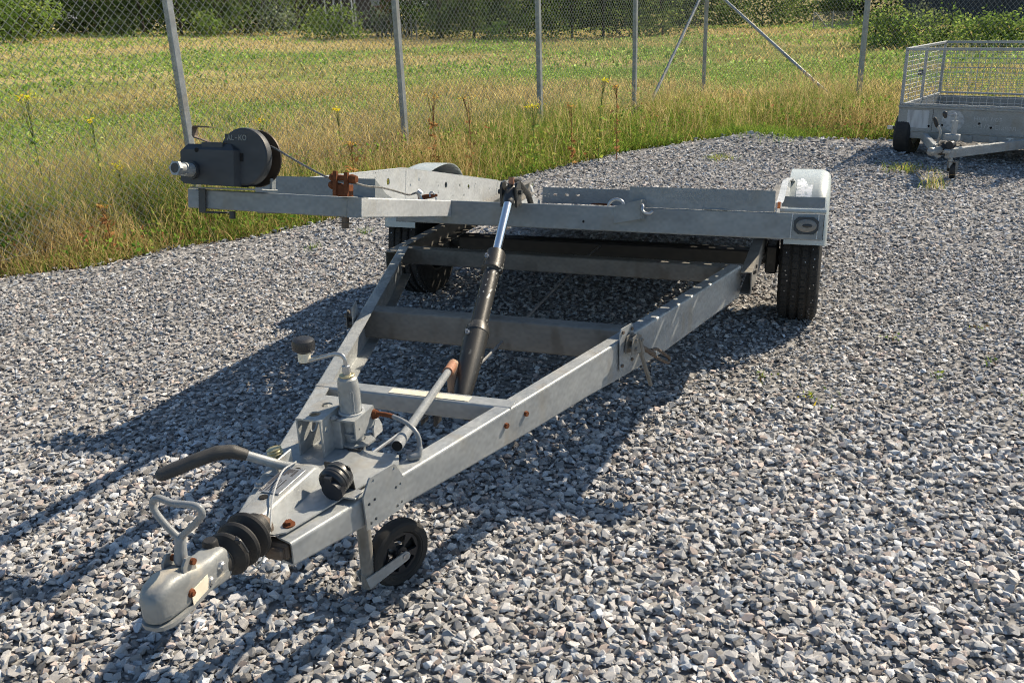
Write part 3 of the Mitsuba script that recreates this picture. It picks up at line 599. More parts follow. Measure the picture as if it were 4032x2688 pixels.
obj('end_cap', bed(cbox((1.1775, 0.002, -0.104), (1.180, 0.058, -0.002), 0.001)), 'black_hole', fb)
obj('hole', bed(cyl((0.196, -0.0005, -0.069), (0.196, 0.002, -0.069), 0.0055, 14)), 'black_hole', fb)
# bent hook plate
obj('hook_plate', bed([xf(loft([[(0.330, -0.002, 0.000), (0.330, -0.006, 0.000), (0.330, -0.006, -0.072), (0.330, -0.002, -0.072)], [(0.410, -0.028, 0.022), (0.410, -0.033, 0.022), (0.410, -0.033, -0.056), (0.410, -0.028, -0.056)], [(0.452, -0.040, 0.032), (0.450, -0.046, 0.032), (0.450, -0.046, -0.048), (0.452, -0.040, -0.048)], [(0.462, -0.020, 0.034), (0.458, -0.022, 0.034), (0.458, -0.022, -0.048), (0.462, -0.020, -0.048)], [(0.464, -0.002, 0.030), (0.460, -0.002, 0.030), (0.460, -0.002, -0.046), (0.464, -0.002, -0.046)]]), np.eye(4))]), 'galvanised_bed', TR, smooth=30)
obj('rope_hook', bed(tube(smooth_path([(0.455, -0.04, 0.012), (0.462, -0.055, 0.005), (0.462, -0.062, -0.010), (0.474, -0.066, -0.022), (0.492, -0.064, -0.024), (0.504, -0.058, -0.014)], 5), 0.0065, 10)), 'zinc', TR, smooth=50)
obj('tow_loop', bed(tube(smooth_path([(0.262, 0.17, -0.004), (0.268, 0.17, 0.014), (0.280, 0.17, 0.026), (0.298, 0.17, 0.032), (0.318, 0.17, 0.028), (0.330, 0.17, 0.016), (0.333, 0.17, -0.01)], 5), 0.0065, 10)), 'zinc', TR, smooth=50)
# floor: two runways with slots, plain sheet between
def slots(u0, u1):
    p = sbox(u0, 0.062, u1, 3.78); hs = []
    us = [0.575 + 0.054 * i for i in range(7)] if u0 > 0 else [0.75 + 0.054 * i for i in range(6)]
    for i, u in enumerate(us):
        for j in range(35):
            v = 0.09 + 0.107 * j + 0.0535 * (i % 2); uu = u if u0 > 0 else -u
            if v > (0.6 if u0 < 0 else 0.08) and v < 2.9:
                hs.append(rrect(uu - 0.021, v - 0.0085, uu + 0.021, v + 0.0085, 0.0082))
    from shapely.ops import unary_union
    return p.difference(unary_union(hs))
for u0, u1 in ((0.43, 0.985), (-1.168, -0.715)):
    obj('runway', bed(plate(slots(u0, u1), (0, 0, -0.012), (1, 0, 0), (0, 1, 0), 0.003)), 'galvanised_bed', TR)
obj('floor_sheet', bed(cbox((-0.714, 0.062, -0.012), (0.429, 3.78, -0.009), 0.0005)), 'galvanised_bed', TR)
for s, u in ((-1, -0.72), (1, 0.43)):
    obj('bed_rail', bed(bed_chan((u, 0.062, -0.014), (u, 3.7, -0.014), (-s, 0, 0), 0.04, 0.06)), 'galvanised_dirty', TR, smooth=35)
for v in (1.05, 2.0):
    obj('bed_cross_member', bed(bed_chan((-0.675, v, -0.014), (0.385, v, -0.014), (0, 1, 0), 0.04, 0.05)), 'galvanised_dirty', TR, smooth=35)
# side walls with sloping top edges
LWALL = [(0.006, 0.0), (0.006, 0.090), (0.469, 0.131), (1.078, 0.186), (2.658, 0.168), (3.80, 0.028), (3.80, 0.0)]
RWALL = [(0.03, 0.0), (0.03, 0.048), (0.145, 0.058), (0.50, 0.150), (1.078, 0.184), (2.658, 0.168), (3.80, 0.028), (3.80, 0.0)]
wl_ = Polygon([(v, w - 0.012) for v, w in LWALL])
rg = random.Random(11)
for c, r in (((0.85, 0.090), 0.020), ((1.68, 0.095), 0.020), ((2.08, 0.092), 0.018), ((3.2, 0.045), 0.015), ((1.26, 0.115), 0.011), ((1.92, 0.100), 0.010), ((1.14, 0.08), 0.008), ((2.0, 0.035), 0.008)):
    wl_ = wl_.difference(Point(c).buffer(r, quad_segs=6))
for i in range(34):
    c = (rg.choice((0.7, 0.76, 1.45, 1.52, 1.57, 1.57, 1.80, 2.2, 2.2, 2.3, 2.5, 2.55)) + rg.uniform(-.012, .012), rg.uniform(0.015, 0.135))
    wl_ = wl_.difference(Point(c).buffer(rg.choice((0.0035, 0.005, 0.0045)), quad_segs=4))
k = obj('side_wall', bed(plate(wl_, (-1.170, 0, 0), (0, 1, 0), (0, 0, 1), -0.004)), 'galvanised_bright', TR, label='pale punched side wall with sloping top edge')
def top_flange(prof, u0, u1, t=0.003):
    return [xf(loft([[(u0, v, w), (u1, v, w), (u1, v, w + t), (u0, v, w + t)] for v, w in prof[1:-1]]), np.eye(4))]
obj('flange', bed(top_flange([(v, w - 0.0115) for v, w in LWALL], -1.1705, -1.205)), 'galvanised_bright', k)
for v, h in ((1.078, 0.17), (2.658, 0.152)):
    obj('seam', bed(cbox((-1.1698, v - 0.002, -0.008), (-1.1685, v + 0.002, h), 0.0004)), 'galvanised', k)
k = obj('side_wall', bed(plate(Polygon([(v, w - 0.012) for v, w in RWALL]), (0.9875, 0, 0), (0, 1, 0), (0, 0, 1), 0.004)), 'galvanised_bright', TR)
obj('flange', bed(top_flange([(v, w - 0.0115) for v, w in RWALL], 0.9868, 1.014)), 'galvanised_bright', k)
obj('side_reflector', bed(cbox((0.996, 0.012, 0.016), (1.008, 0.02, 0.043), 0.001)), 'orange_plastic', TR)
obj('guard_bracket', bed([cbox((1.0, 0.30, 0.025), (1.178, 0.304, 0.070), 0.001), cbox((1.0, 0.304, 0.066), (1.178, 0.33, 0.070), 0.001)]), 'galvanised_bed', TR)
obj('stay_tube', bed(cyl((1.004, 0.085, 0.010), (1.185, 0.085, 0.010), 0.010, 16)), 'fender_steel', TR, smooth=40)
rpz = rrect(-1.155, 0.0, 0.985, 0.135, 0.003)
for u in (-1.035, -0.935, -0.835):
    rpz = rpz.difference(rrect(u - 0.018, 0.066, u + 0.018, 0.084, 0.008))
for du in (-1.13, -1.095):
    for dz in (0.06, 0.08):
        rpz = rpz.difference(Point(du, dz).buffer(0.004))
k = obj('rear_plate', bed(plate(rpz, (0, 3.79, 0), (1, 0, 0), (0, 0, 1), 0.004)), 'galvanised_bed', TR)
obj('rust_patch', bed(xf(trimesh.creation.icosphere(subdivisions=2), np.diag([0.10, 0.0015, 0.008, 1]) + np.array([[0, 0, 0, -0.62], [0, 0, 0, 3.786], [0, 0, 0, 0.006], [0, 0, 0, 0]]))), 'rust', k)
st_ = smooth_path([(-1.36, 3.6, 0.02), (-1.35, 3.6, 0.12), (-1.29, 3.6, 0.165), (-1.21, 3.6, 0.145), (-1.18, 3.6, 0.07), (-1.18, 3.6, 0.0)], 6)
obj('lashing_strap', bed(ribbon(st_, (0, 1, 0), 0.05, 0.004)), 'galvanised_bright', TR, smooth=40)
# winch carrier in front of the bed
wc = obj('winch_beam', bed(bed_chan((-1.19, -0.84, 0.010), (-0.482, -0.848, 0.0), (0, 1, 0), 0.06, 0.074)), 'galvanised_bed', TR, smooth=35)
obj('side_beam', bed(bed_chan((-0.425, -0.842, 0.0), (-0.425, -0.001, 0.0), (-1, 0, 0), 0.055, 0.074)), 'galvanised_bright', TR, smooth=35)
obj('mitre', bed(loft([[(-0.4815, -0.8485, 0.0), (-0.4815, -0.79, 0.0), (-0.4815, -0.79, -0.074), (-0.4815, -0.8485, -0.074)], [(-0.4255, -0.8425, 0.0), (-0.4255, -0.79, 0.0), (-0.4255, -0.79, -0.074), (-0.4255, -0.8425, -0.074)]])), 'galvanised_bed', TR)
obj('side_beam', bed(bed_chan((-0.92, -0.775, 0.0), (-0.92, -0.002, 0.0), (1, 0, 0), 0.055, 0.074)), 'galvanised_bed', TR, smooth=35)
obj('cross_beam', bed(bed_chan((-1.46, 0.002, -0.002), (-0.703, 0.002, -0.002), (0, 1, 0), 0.05, 0.055)), 'galvanised_bed', TR, smooth=35)
obj('upstand', bed([plate(sbox(-1.46, 0.0, -0.808, 0.086), (0, 0.0, 0), (1, 0, 0), (0, 0, 1), 0.004), plate(Polygon([(0.0, 0.0), (0.18, 0.0), (0.11, 0.02), (0.0, 0.084)]), (-0.812, 0, 0), (0, 1, 0), (0, 0, 1), 0.003)]), 'galvanised_bed', TR)
obj('strap_clamp', bed([cbox((-1.132, -0.853, -0.078), (-1.100, -0.849, 0.012), 0.001), cbox((-1.132, -0.8485, -0.082), (-1.045, -0.76, -0.0755), 0.002), cbox((-1.132, -0.853, 0.012), (-1.0, -0.80, 0.017), 0.002), cyl((-1.0, -0.82, -0.10), (-1.0, -0.82, -0.07), 0.012, 12)]), 'dark_steel', TR)
obj('lynch_pin', bed([cyl((-0.505, -0.82, -0.115), (-0.505, -0.82, -0.07), 0.014, 14), tube([(-0.505 + 0.030 * math.cos(a), -0.82 + 0.012 * math.sin(a), -0.096) for a in np.linspace(0, 2 * PI, 20)], 0.003, 6)]), 'rusty_steel', TR)
# the winch
wi = obj('winch', bed([cat_mesh([trimesh.convex.convex_hull(np.array([(u, v, w) for u, v, w in
        [(-1.170, -0.906, 0.040), (-1.170, -0.906, 0.150), (-1.150, -0.906, 0.028), (-0.930, -0.906, 0.024), (-0.930, -0.906, 0.156), (-1.150, -0.906, 0.158), (-1.148, -0.886, 0.180), (-0.955, -0.886, 0.180), (-0.918, -0.878, 0.158), (-0.918, -0.878, 0.024),
         (-1.170, -0.83, 0.040), (-1.148, -0.83, 0.180), (-0.955, -0.83, 0.180), (-0.918, -0.83, 0.158), (-0.918, -0.83, 0.022), (-1.150, -0.83, 0.028)]]))]),
        cbox((-1.08, -0.897, 0.166), (-0.985, -0.88, 0.186), 0.002), cbox((-1.180, -0.88, 0.10), (-1.169, -0.86, 0.135), 0.002)]), 'winch_plastic', TR, smooth=20, label='black hand winch on the left end of the bed')
obj('side_disc', bed(lathe([(0, 0), (0.100, 0), (0.106, 0.004), (0.109, 0.012), (0.109, 0.030), (0.104, 0.031), (0, 0.026)], (-0.908, -0.880, 0.135), (0, 1, 0), 56)), 'winch_plastic', wi, smooth=30)
obj('drum', bed([lathe([(0.0, 0.0), (0.035, 0), (0.035, 0.062), (0.100, 0.062), (0.107, 0.058), (0.109, 0.063), (0.102, 0.068), (0, 0.069)], (-0.908, -0.848, 0.133), (0, 1, 0), 48)]), 'drum_steel', wi, smooth=30)
obj('cable_coil', bed([lathe([(0.034, 0.001)] + [(0.062 + 0.006 * abs(math.sin(i * PI / 2)), 0.003 + i * 0.0034) for i in range(17)] + [(0.034, 0.06)], (-0.908, -0.848, 0.133), (0, 1, 0), 40)]), 'wire_rope', wi, smooth=30)
obj('base_plate', bed([cbox((-1.15, -0.885, 0.012), (-0.82, -0.78, 0.018), 0.002), cbox((-0.845, -0.80, 0.018), (-0.835, -0.77, 0.06), 0.002)]), 'galvanised_bed', wi)
obj('crank_socket', bed([cyl((-1.115, -0.915, 0.080), (-1.118, -0.955, 0.082), 0.026, 22), cyl((-1.118, -0.952, 0.082), (-1.120, -0.985, 0.083), 0.022, 22), cyl((-1.120, -0.984, 0.083), (-1.1215, -0.998, 0.084), 0.029, 6)]), 'galvanised', wi, smooth=30)
obj('socket_hole', bed([cyl((-1.1215, -0.9982, 0.084), (-1.1216, -0.9995, 0.084), 0.0185, 24)]), 'dark_steel', wi)
obj('collar', bed([cyl((-1.115, -0.905, 0.080), (-1.116, -0.917, 0.080), 0.034, 26)]), 'winch_plastic', wi, smooth=30)
zb = [(-0.98, -0.87, 0.184), (-1.06, -0.87, 0.186), (-1.095, -0.87, 0.197), (-1.125, -0.87, 0.204), (-1.130, -0.87, 0.212), (-1.130, -0.87, 0.240), (-1.126, -0.87, 0.246), (-1.052, -0.87, 0.243)]
obj('cable_guide', bed(ribbon(zb, (0, 1, 0), 0.03, 0.004)), 'rusty_steel', wi)
obj('window', bed(cbox((-0.918, -0.8835, 0.118), (-0.905, -0.8795, 0.148), 0.0005)), 'black_hole', wi); obj('hole', bed(cyl((-1.095, -0.9075, 0.156), (-1.095, -0.904, 0.156), 0.009, 14)), 'black_hole', wi)
lb = obj('label', bed(plate(rrect(-0.985, 0.190, -0.888, 0.219, 0.002), (0, -0.8803, 0), (1, 0, 0), (0, 0, 1), 0.0006)), 'winch_plastic', wi)
obj('lettering', bed(xf(meshkit.text_mesh('AL-KO', 0.019, 0.0006, True), frame(A(-0.977, -0.8809, 0.196), A(1, 0, 0), A(0, 0, 1), A(0, -1, 0)))), 'faded_print', wi, label='faded lettering AL-KO on the winch disc')
# rope, pulley block, hook
rope = smooth_path([B(-0.868, -0.82, 0.188), B(-0.80, -0.835, 0.172), B(-0.66, -0.86, 0.112), B(-0.54, -0.878, 0.066), B(-0.48, -0.88, 0.056), B(-0.44, -0.86, 0.050), B(-0.455, -0.75, 0.043), B(-0.47, -0.60, 0.041), B(-0.505, -0.40, 0.030), B(-0.545, -0.22, 0.020), B(-0.565, -0.14, 0.019), B(-0.548, -0.125, 0.026), B(-0.53, -0.12, 0.032)], 6)
obj('winch_rope', tube(rope, 0.0038, 8), 'wire_rope', TR, smooth=60)
pb = obj('pulley_block', bed([cbox((-0.513, -0.90, 0.002), (-0.499, -0.885, 0.092), 0.001), cbox((-0.468, -0.90, 0.002), (-0.454, -0.885, 0.088), 0.001), cbox((-0.505, -0.89, 0.002), (-0.46, -0.84, 0.045), 0.002)]), 'rust', TR, label='rusty rope guide')
obj('roller', bed([lathe([(0, 0), (0.010, 0), (0.017, 0.012), (0.012, 0.03), (0.011, 0.06), (0.017, 0.09), (0.013, 0.108), (0, 0.11)], (-0.535, -0.878, 0.070), (1, 0, -0.05), 20)]), 'rust', pb, smooth=30)
obj('roller', bed([lathe([(0, 0), (0.010, 0), (0.016, 0.012), (0.012, 0.03), (0.011, 0.05), (0, 0.05)], (-0.540, -0.875, 0.043), (1, 0, -0.1), 20)]), 'rust', pb, smooth=30)
hk = obj('rope_thimble', bed([cyl((-0.530, -0.125, 0.028), (-0.516, -0.118, -0.002), 0.010, 14), cyl((-0.535, -0.127, 0.036), (-0.520, -0.12, 0.022), 0.013, 16)]), 'zinc', TR, smooth=40)
obj('hook', bed([hull_chain([(-0.530, -0.115, 0.008), (-0.50, -0.115, 0.012), (-0.47, -0.115, 0.016), (-0.448, -0.115, 0.020)], (0.008, 0.011, 0.009, 0.006))]), 'rust', hk, smooth=50)
obj('shackle', bed(tube(smooth_path([(-0.472, -0.13, 0.012), (-0.474, -0.125, 0.030), (-0.462, -0.12, 0.032), (-0.452, -0.115, 0.012), (-0.446, -0.11, -0.006)], 5), 0.004, 8)), 'zinc', hk, smooth=50)
# ------------------------------------------------------------------ ground, verge, field
RNG = np.random.default_rng(7)
YARD = np.array([(-9.5, -12), (-5.6, -3.0), (-4.62, -1.25), (-4.10, -0.42), (-3.62, 0.0), (-3.40, 0.55), (-2.98, 0.98), (-2.72, 1.55), (-2.30, 2.55), (-1.84, 3.50), (-1.34, 4.62), (-0.96, 5.50), (-0.35, 6.15), (0.40, 6.45), (1.40, 6.55), (2.30, 6.75), (2.90, 6.55), (3.6, 6.0), (5.0, 5.3), (9.0, 3.6), (16, 0.5), (16, -12)])
YP = Polygon(YARD)


def hgt(x, y):
    """Height of the land."""
    x, y = np.asarray(x, float), np.asarray(y, float)
    far = np.clip((np.hypot(x - 1.2, y + 4.8) - 9) / 45, 0, 1)
    t = np.clip((-x - 12) / 30, 0, 1); t = t * t * (3 - 2 * t)
    p = np.stack([x * 0.05, y * 0.05, x * 0], -1)
    h = far * (-0.14 + 0.95 * t) + far * 0.25 * (meshkit.fbm(p, 2, 5) - 0.5)
    return h - 0.02


def in_yard(x, y):
    return shapely.contains_xy(YP, np.asarray(x), np.asarray(y))


def yard_dist(x, y):
    """Signed distance to the yard's edge, positive inside."""
    p = shapely.points(np.asarray(x, float), np.asarray(y, float)); d = shapely.distance(YP.exterior, p)
    return np.where(in_yard(x, y), d, -d)


def mound(x, y):
    """Low heaps of gravel at the yard's far end."""
    b = 0
    for cx, cy, r, a in ((0.9, 5.85, 0.45, 0.09), (1.45, 5.75, 0.35, 0.08), (0.25, 6.1, 0.5, 0.09), (1.25, 5.15, 0.34, 0.075), (-0.05, 5.6, 0.5, 0.03), (1.75, 5.5, 0.3, 0.06), (0.75, 5.3, 0.25, 0.04)):
        b = b + a * np.exp(-((x - cx) ** 2 + (y - cy) ** 2) / (r * r))
    return b * (0.6 + 0.8 * meshkit.fbm(np.stack([x * 2.3, y * 2.3, x * 0], -1), 3, 9))


def grid(x0, x1, y0, y1, nx, ny, fn, warp=None):
    u, v = np.meshgrid(np.linspace(0, 1, nx), np.linspace(0, 1, ny))
    if warp:
        u, v = warp(u), warp(v)
    x, y = x0 + (x1 - x0) * u, y0 + (y1 - y0) * v
    vs = np.stack([x, y, fn(x, y)], -1).reshape(-1, 3); i = np.arange(nx * ny).reshape(ny, nx)
    f = np.concatenate([np.stack([i[:-1, :-1], i[:-1, 1:], i[1:, 1:]], -1).reshape(-1, 3), np.stack([i[:-1, :-1], i[1:, 1:], i[1:, :-1]], -1).reshape(-1, 3)])
    return trimesh.Trimesh(vs, f, process=False)


def field_col(p, n, uv):
    big = fbm(p.x * 0.16, p.y * 0.16, 0.0, 3); mid = fbm(p.x * 0.9 + 3, p.y * 0.9, 0.0, 3); fine = noise(p.x * 9, p.y * 9, 0.0)
    g = mix((0.105, 0.125, 0.032), (0.17, 0.19, 0.055), mid)
    g = mix(g, (0.26, 0.215, 0.095), smoothstep(0.5, 0.68, big) * 0.85)
    d = dr.sqrt(dr.square(p.x - 1.2) + dr.square(p.y + 4.8))
    g = mix(g, (0.30, 0.235, 0.11), smoothstep(38, 46, d) * 0.8)
    return g * (0.9 + 0.7 * fine)


mat('field_soil', field_col, rough=0.95, spec=0.05, bump=lambda p, n, uv: fbm(p.x * 5, p.y * 5, 0.0, 2), scale=0.08, eps=0.02)
_w = lambda u: 0.5 + 0.5 * np.sign(u - 0.5) * np.abs(2 * u - 1) ** 2.6
obj('field', grid(-900, 900, -900, 900, 260, 260, hgt, _w), 'field_soil', None, smooth=True, kind='structure')
mat('gravel_bed', lambda p, n, uv: mix((0.15, 0.15, 0.15), (0.40, 0.39, 0.38), smoothstep(0.25, 0.8, noise(p.x * 55, p.y * 55, 0.0)) * (0.4 + 0.6 * fbm(p.x * 24, p.y * 24, 0.0, 2))), rough=0.95, spec=0.1,
    bump=lambda p, n, uv: noise(p.x * 48, p.y * 48, 0.0), scale=0.012, eps=0.004)
gy = grid(-10, 16, -12, 7.5, 300, 300, lambda x, y: np.where(yard_dist(x, y) > -0.12, -0.004 + mound(x, y), -0.12))
obj('gravel_ground', gy, 'gravel_bed', None, smooth=True, kind='structure')

# stones: hulls of random points, thousands of them lying on the yard
scene['stone'] = {'type': 'principled', 'base_color': {'type': 'mesh_attribute', 'name': 'vertex_color'}, 'roughness': 0.72, 'specular': 0.35}


def stone_shapes(n, npts, seed):
    r = np.random.default_rng(seed); out = []
    while len(out) < n:
        p = r.normal(size=(npts, 3)); p /= np.linalg.norm(p, axis=1, keepdims=True)
        p *= r.uniform(0.72, 1.0, (npts, 1)); p *= A(1.0, r.uniform(0.6, 0.9), r.uniform(0.34, 0.6))
        h = trimesh.convex.convex_hull(p)
        out.append((np.array(h.vertices), np.array(h.faces)))
    return out


def scatter_stones(pos, size, shapes, seed, lift):
    r = np.random.default_rng(seed); n = len(pos); kind = r.integers(0, len(shapes), n); V, F, C, at = [], [], [], 0
    base = np.clip(r.normal(0.335, 0.115, n), 0.12, 0.68)[:, None] * A(1.0, 0.985, 0.975)
    hue = r.random(n)
    base = np.where((hue < 0.09)[:, None], base * A(1.12, 0.97, 0.90), base)
    base = np.where((hue > 0.82)[:, None], base * A(0.90, 0.97, 1.05), base)
    base = np.where(((hue > 0.10) & (hue < 0.14))[:, None], base * 0.5 + 0.30, base)
    patch = meshkit.fbm(np.stack([pos[:, 0] * 0.7, pos[:, 1] * 0.7, pos[:, 0] * 0], -1), 3, 21)
    base = base * (0.86 + 0.28 * patch)[:, None]
    for k, (v, f) in enumerate(shapes):
        ids = np.nonzero(kind == k)[0]
        if not len(ids):
            continue
        yaw, tilt, ax = r.uniform(0, 2 * PI, len(ids)), r.normal(0, 0.30, len(ids)), r.uniform(0, 2 * PI, len(ids))
        cy_, sy = np.cos(yaw), np.sin(yaw)
        Rz = np.zeros((len(ids), 3, 3)); Rz[:, 0, 0], Rz[:, 0, 1], Rz[:, 1, 0], Rz[:, 1, 1], Rz[:, 2, 2] = cy_, -sy, sy, cy_, 1
        a = np.stack([np.cos(ax), np.sin(ax), ax * 0], 1); K = np.zeros((len(ids), 3, 3))
        K[:, 0, 2], K[:, 1, 2], K[:, 2, 0], K[:, 2, 1] = a[:, 1], -a[:, 0], -a[:, 1], a[:, 0]
        Rt = np.eye(3) + np.sin(tilt)[:, None, None] * K + (1 - np.cos(tilt))[:, None, None] * (K @ K)
        w = np.einsum('nij,kj->nki', Rt @ Rz, v) * size[ids][:, None, None]
        w += pos[ids][:, None, :]; w[:, :, 2] += (size[ids] * lift)[:, None]
        V.append(w.reshape(-1, 3)); F.append((f[None] + (np.arange(len(ids)) * len(v))[:, None, None]).reshape(-1, 3) + at)
        C.append((base[ids][:, None, :] * r.uniform(0.86, 1.14, (len(ids), len(v), 1))).reshape(-1, 3)); at += len(ids) * len(v)
    return np.vstack(V), np.vstack(F), np.clip(np.vstack(C), 0, 0.9)


def sector(n, r0, r1, a0, a1, rng):
    """Points in a ring sector round the place where the photographer stands, even in area; angles from +y towards +x, degrees."""
    rr = np.sqrt(rng.uniform(r0 * r0, r1 * r1, n)); t = np.radians(rng.uniform(a0, a1, n))
    return CAM_O[0] + rr * np.sin(t), CAM_O[1] + rr * np.cos(t)


def stones(n, r0, r1, s0, s1, npts, nshape, seed, lift=0.28, edge=-0.06):
    rng = np.random.default_rng(seed); x, y = sector(n, r0, r1, -64, 28, rng)
    k = yard_dist(x, y) > edge + rng.normal(0, 0.05, n); x, y = x[k], y[k]
    size = s0 + (s1 - s0) * rng.random(len(x)) ** 2.2
    m = mound(x, y); z = m - 0.004 + rng.uniform(0, 1, len(x)) * size * 0.35
    size = size * (1 + 0.5 * np.clip(m / 0.1, 0, 1) * (rng.random(len(x)) < 0.25))
    return scatter_stones(np.stack([x, y, z], 1), size, stone_shapes(nshape, npts, seed + 1), seed + 2, lift)


sets = [stones(66000, 0.9, 3.7, 0.0065, 0.027, 11, 60, 100), stones(62000, 3.7, 6.5, 0.0095, 0.024, 9, 40, 110), stones(52000, 6.5, 10.5, 0.013, 0.030, 8, 24, 120), stones(22000, 10.5, 16.0, 0.020, 0.04, 7, 16, 130)]
V, F, C, at = [], [], [], 0
for v, f, c in sets:
    V.append(v); F.append(f + at); C.append(c); at += len(v)
k = obj('gravel', (np.vstack(V), np.vstack(F)), 'stone', None, color=np.vstack(C), label='grey crushed stone covering the whole yard', cat='gravel', kind='stuff')

# ------------------------------------------------------------------ grass: thin bent blades with their own tint
scene['grass_leaf'] = {'type': 'principledthin', 'base_color': {'type': 'mesh_attribute', 'name': 'vertex_color'}, 'roughness': 0.55, 'diff_trans': 1.0, 'spec_trans': 0.0, 'eta': 1.35}


def blades(x, y, z, h, w, lean, col, rng, seg=3, curl=1.0, tipcol=None):
    """Bent tapering blades; col (n, 3)."""
    n = len(x); az = rng.uniform(0, 2 * PI, n); la = rng.uniform(0, 2 * PI, n)
    d = np.stack([np.cos(la), np.sin(la), la * 0], 1); wd = np.stack([np.cos(az), np.sin(az), az * 0], 1)
    t = np.linspace(0, 1, seg + 1); rows, cols = [], []
    for i, ti in enumerate(t):
        c = np.stack([x, y, z], 1) + d * (lean * h * ti ** 1.8 * curl)[:, None] + A(0, 0, 1) * (h * (ti - 0.25 * np.minimum(lean, 1.2) * ti ** 2.5))[:, None]
        ww = (w * (1 - ti) ** 0.8 * (0.6 + 0.8 * min(1, ti * 3)))[:, None]
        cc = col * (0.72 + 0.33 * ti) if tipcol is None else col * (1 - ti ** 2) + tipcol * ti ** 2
        if i < seg:
            rows += [c - wd * ww / 2, c + wd * ww / 2]; cols += [cc, cc]
        else:
            rows.append(c); cols.append(cc)
    m = 2 * seg + 1; v = np.stack(rows, 1).reshape(-1, 3); cv = np.stack(cols, 1).reshape(-1, 3); f = []
    for i in range(seg - 1):
        f += [(2 * i, 2 * i + 1, 2 * i + 3), (2 * i, 2 * i + 3, 2 * i + 2)]
    f.append((2 * seg - 2, 2 * seg - 1, 2 * seg))
    F = (np.array(f)[None] + (np.arange(n) * m)[:, None, None]).reshape(-1, 3)
    return v, F, np.clip(cv, 0.004, 0.9)


def join(sets):
    V, F, C, at = [], [], [], 0
    for v, f, c in sets:
        V.append(v); F.append(f + at); C.append(c); at += len(v)
    return (np.vstack(V), np.vstack(F)), np.vstack(C)


def pick(rng, n, table):
    """n colours from a table of (weight, colour), each varied a little."""
    w = np.array([a for a, _ in table]); c = np.array([b for _, b in table])[rng.choice(len(w), n, p=w / w.sum())]
    return 1.95 * c * rng.uniform(0.75, 1.25, (n, 1)) * rng.uniform(0.93, 1.07, (n, 3))


GREEN, LIME, OLIVE, STRAW, TAN, BROWN = (0.075, 0.13, 0.022), (0.16, 0.21, 0.035), (0.12, 0.13, 0.035), (0.36, 0.29, 0.135), (0.26, 0.19, 0.085), (0.10, 0.06, 0.03)
rng = np.random.default_rng(31)
FN = lambda x, y, s, k: meshkit.fbm(np.stack([np.asarray(x) * s, np.asarray(y) * s, np.asarray(x) * 0 + k], -1), 3, 40)


def verge_points(n, d0, d1, rng, power=1.0):
    """Points outside the yard between two distances from its edge."""
    ex = YARD[1:20]; seg = np.linalg.norm(np.diff(ex, axis=0), axis=1); p = seg / np.hypot(*(ex[:-1] - CAM_O[:2]).T) ** 0.7
    i = rng.choice(len(seg), n, p=p / p.sum()); t = rng.random(n)[:, None]; a = ex[i] * (1 - t) + ex[i + 1] * t
    dd = d0 + (d1 - d0) * rng.random(n) ** power; dr_ = np.diff(ex, axis=0)[i]; nn = np.stack([-dr_[:, 1], dr_[:, 0]], 1) / np.linalg.norm(dr_, axis=1, keepdims=True)
    q = a + nn * dd[:, None] + rng.normal(0, 0.12, (n, 2)); k = yard_dist(q[:, 0], q[:, 1]) < -0.01
    return q[k, 0], q[k, 1], -yard_dist(q[k, 0], q[k, 1])


gs = []
# tall mixed grass of the verge, drier away from the gravel and along the near part, greener at the far corner
x, y, d = verge_points(105000, 0.02, 3.6, rng, 0.9)
g = FN(x, y, 0.9, 0); dry = np.clip((FN(x, y, 0.55, 3) - 0.5) * 3.0 + 0.52 - 0.5 * np.clip((y - 3.0) / 2.5, 0, 1) * np.clip((2.6 - d) / 1.4, 0, 1), 0, 1)
h = (0.14 + 0.36 * np.clip(d / 0.75, 0, 1)) * (0.55 + 0.75 * g) * rng.uniform(0.55, 1.25, len(x)) * np.where(d > 2.2, 0.75, 1.0)
col = np.where((rng.random(len(x)) < dry)[:, None], pick(rng, len(x), ((3, STRAW), (2.5, TAN), (1.0, OLIVE), (0.5, BROWN))), pick(rng, len(x), ((2, GREEN), (2.2, LIME), (2, OLIVE), (0.5, STRAW))))
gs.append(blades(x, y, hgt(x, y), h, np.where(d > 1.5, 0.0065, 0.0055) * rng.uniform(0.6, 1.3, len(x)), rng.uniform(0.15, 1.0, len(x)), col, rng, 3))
# dense low green fringe at the gravel's edge
x, y, d = verge_points(34000, 0.0, 0.45, rng, 1.3)
w = np.clip(0.25 + 0.75 * np.clip((y - 1.2) / 3.0, 0, 1) + (FN(x, y, 1.4, 8) - 0.5) * 1.6, 0, 1); k = rng.random(len(x)) < 0.25 + 0.75 * w; x, y, d, w = x[k], y[k], d[k], w[k]
col = np.where((rng.random(len(x)) < 0.25 + 0.7 * w)[:, None], pick(rng, len(x), ((3, GREEN), (3, LIME), (1, OLIVE))), pick(rng, len(x), ((2, TAN), (2, STRAW), (1, BROWN))))
gs.append(blades(x, y, hgt(x, y), rng.uniform(0.06, 0.20, len(x)) * (0.7 + 0.5 * w), rng.uniform(0.004, 0.008, len(x)), rng.uniform(0.2, 1.3, len(x)), col, rng, 3))
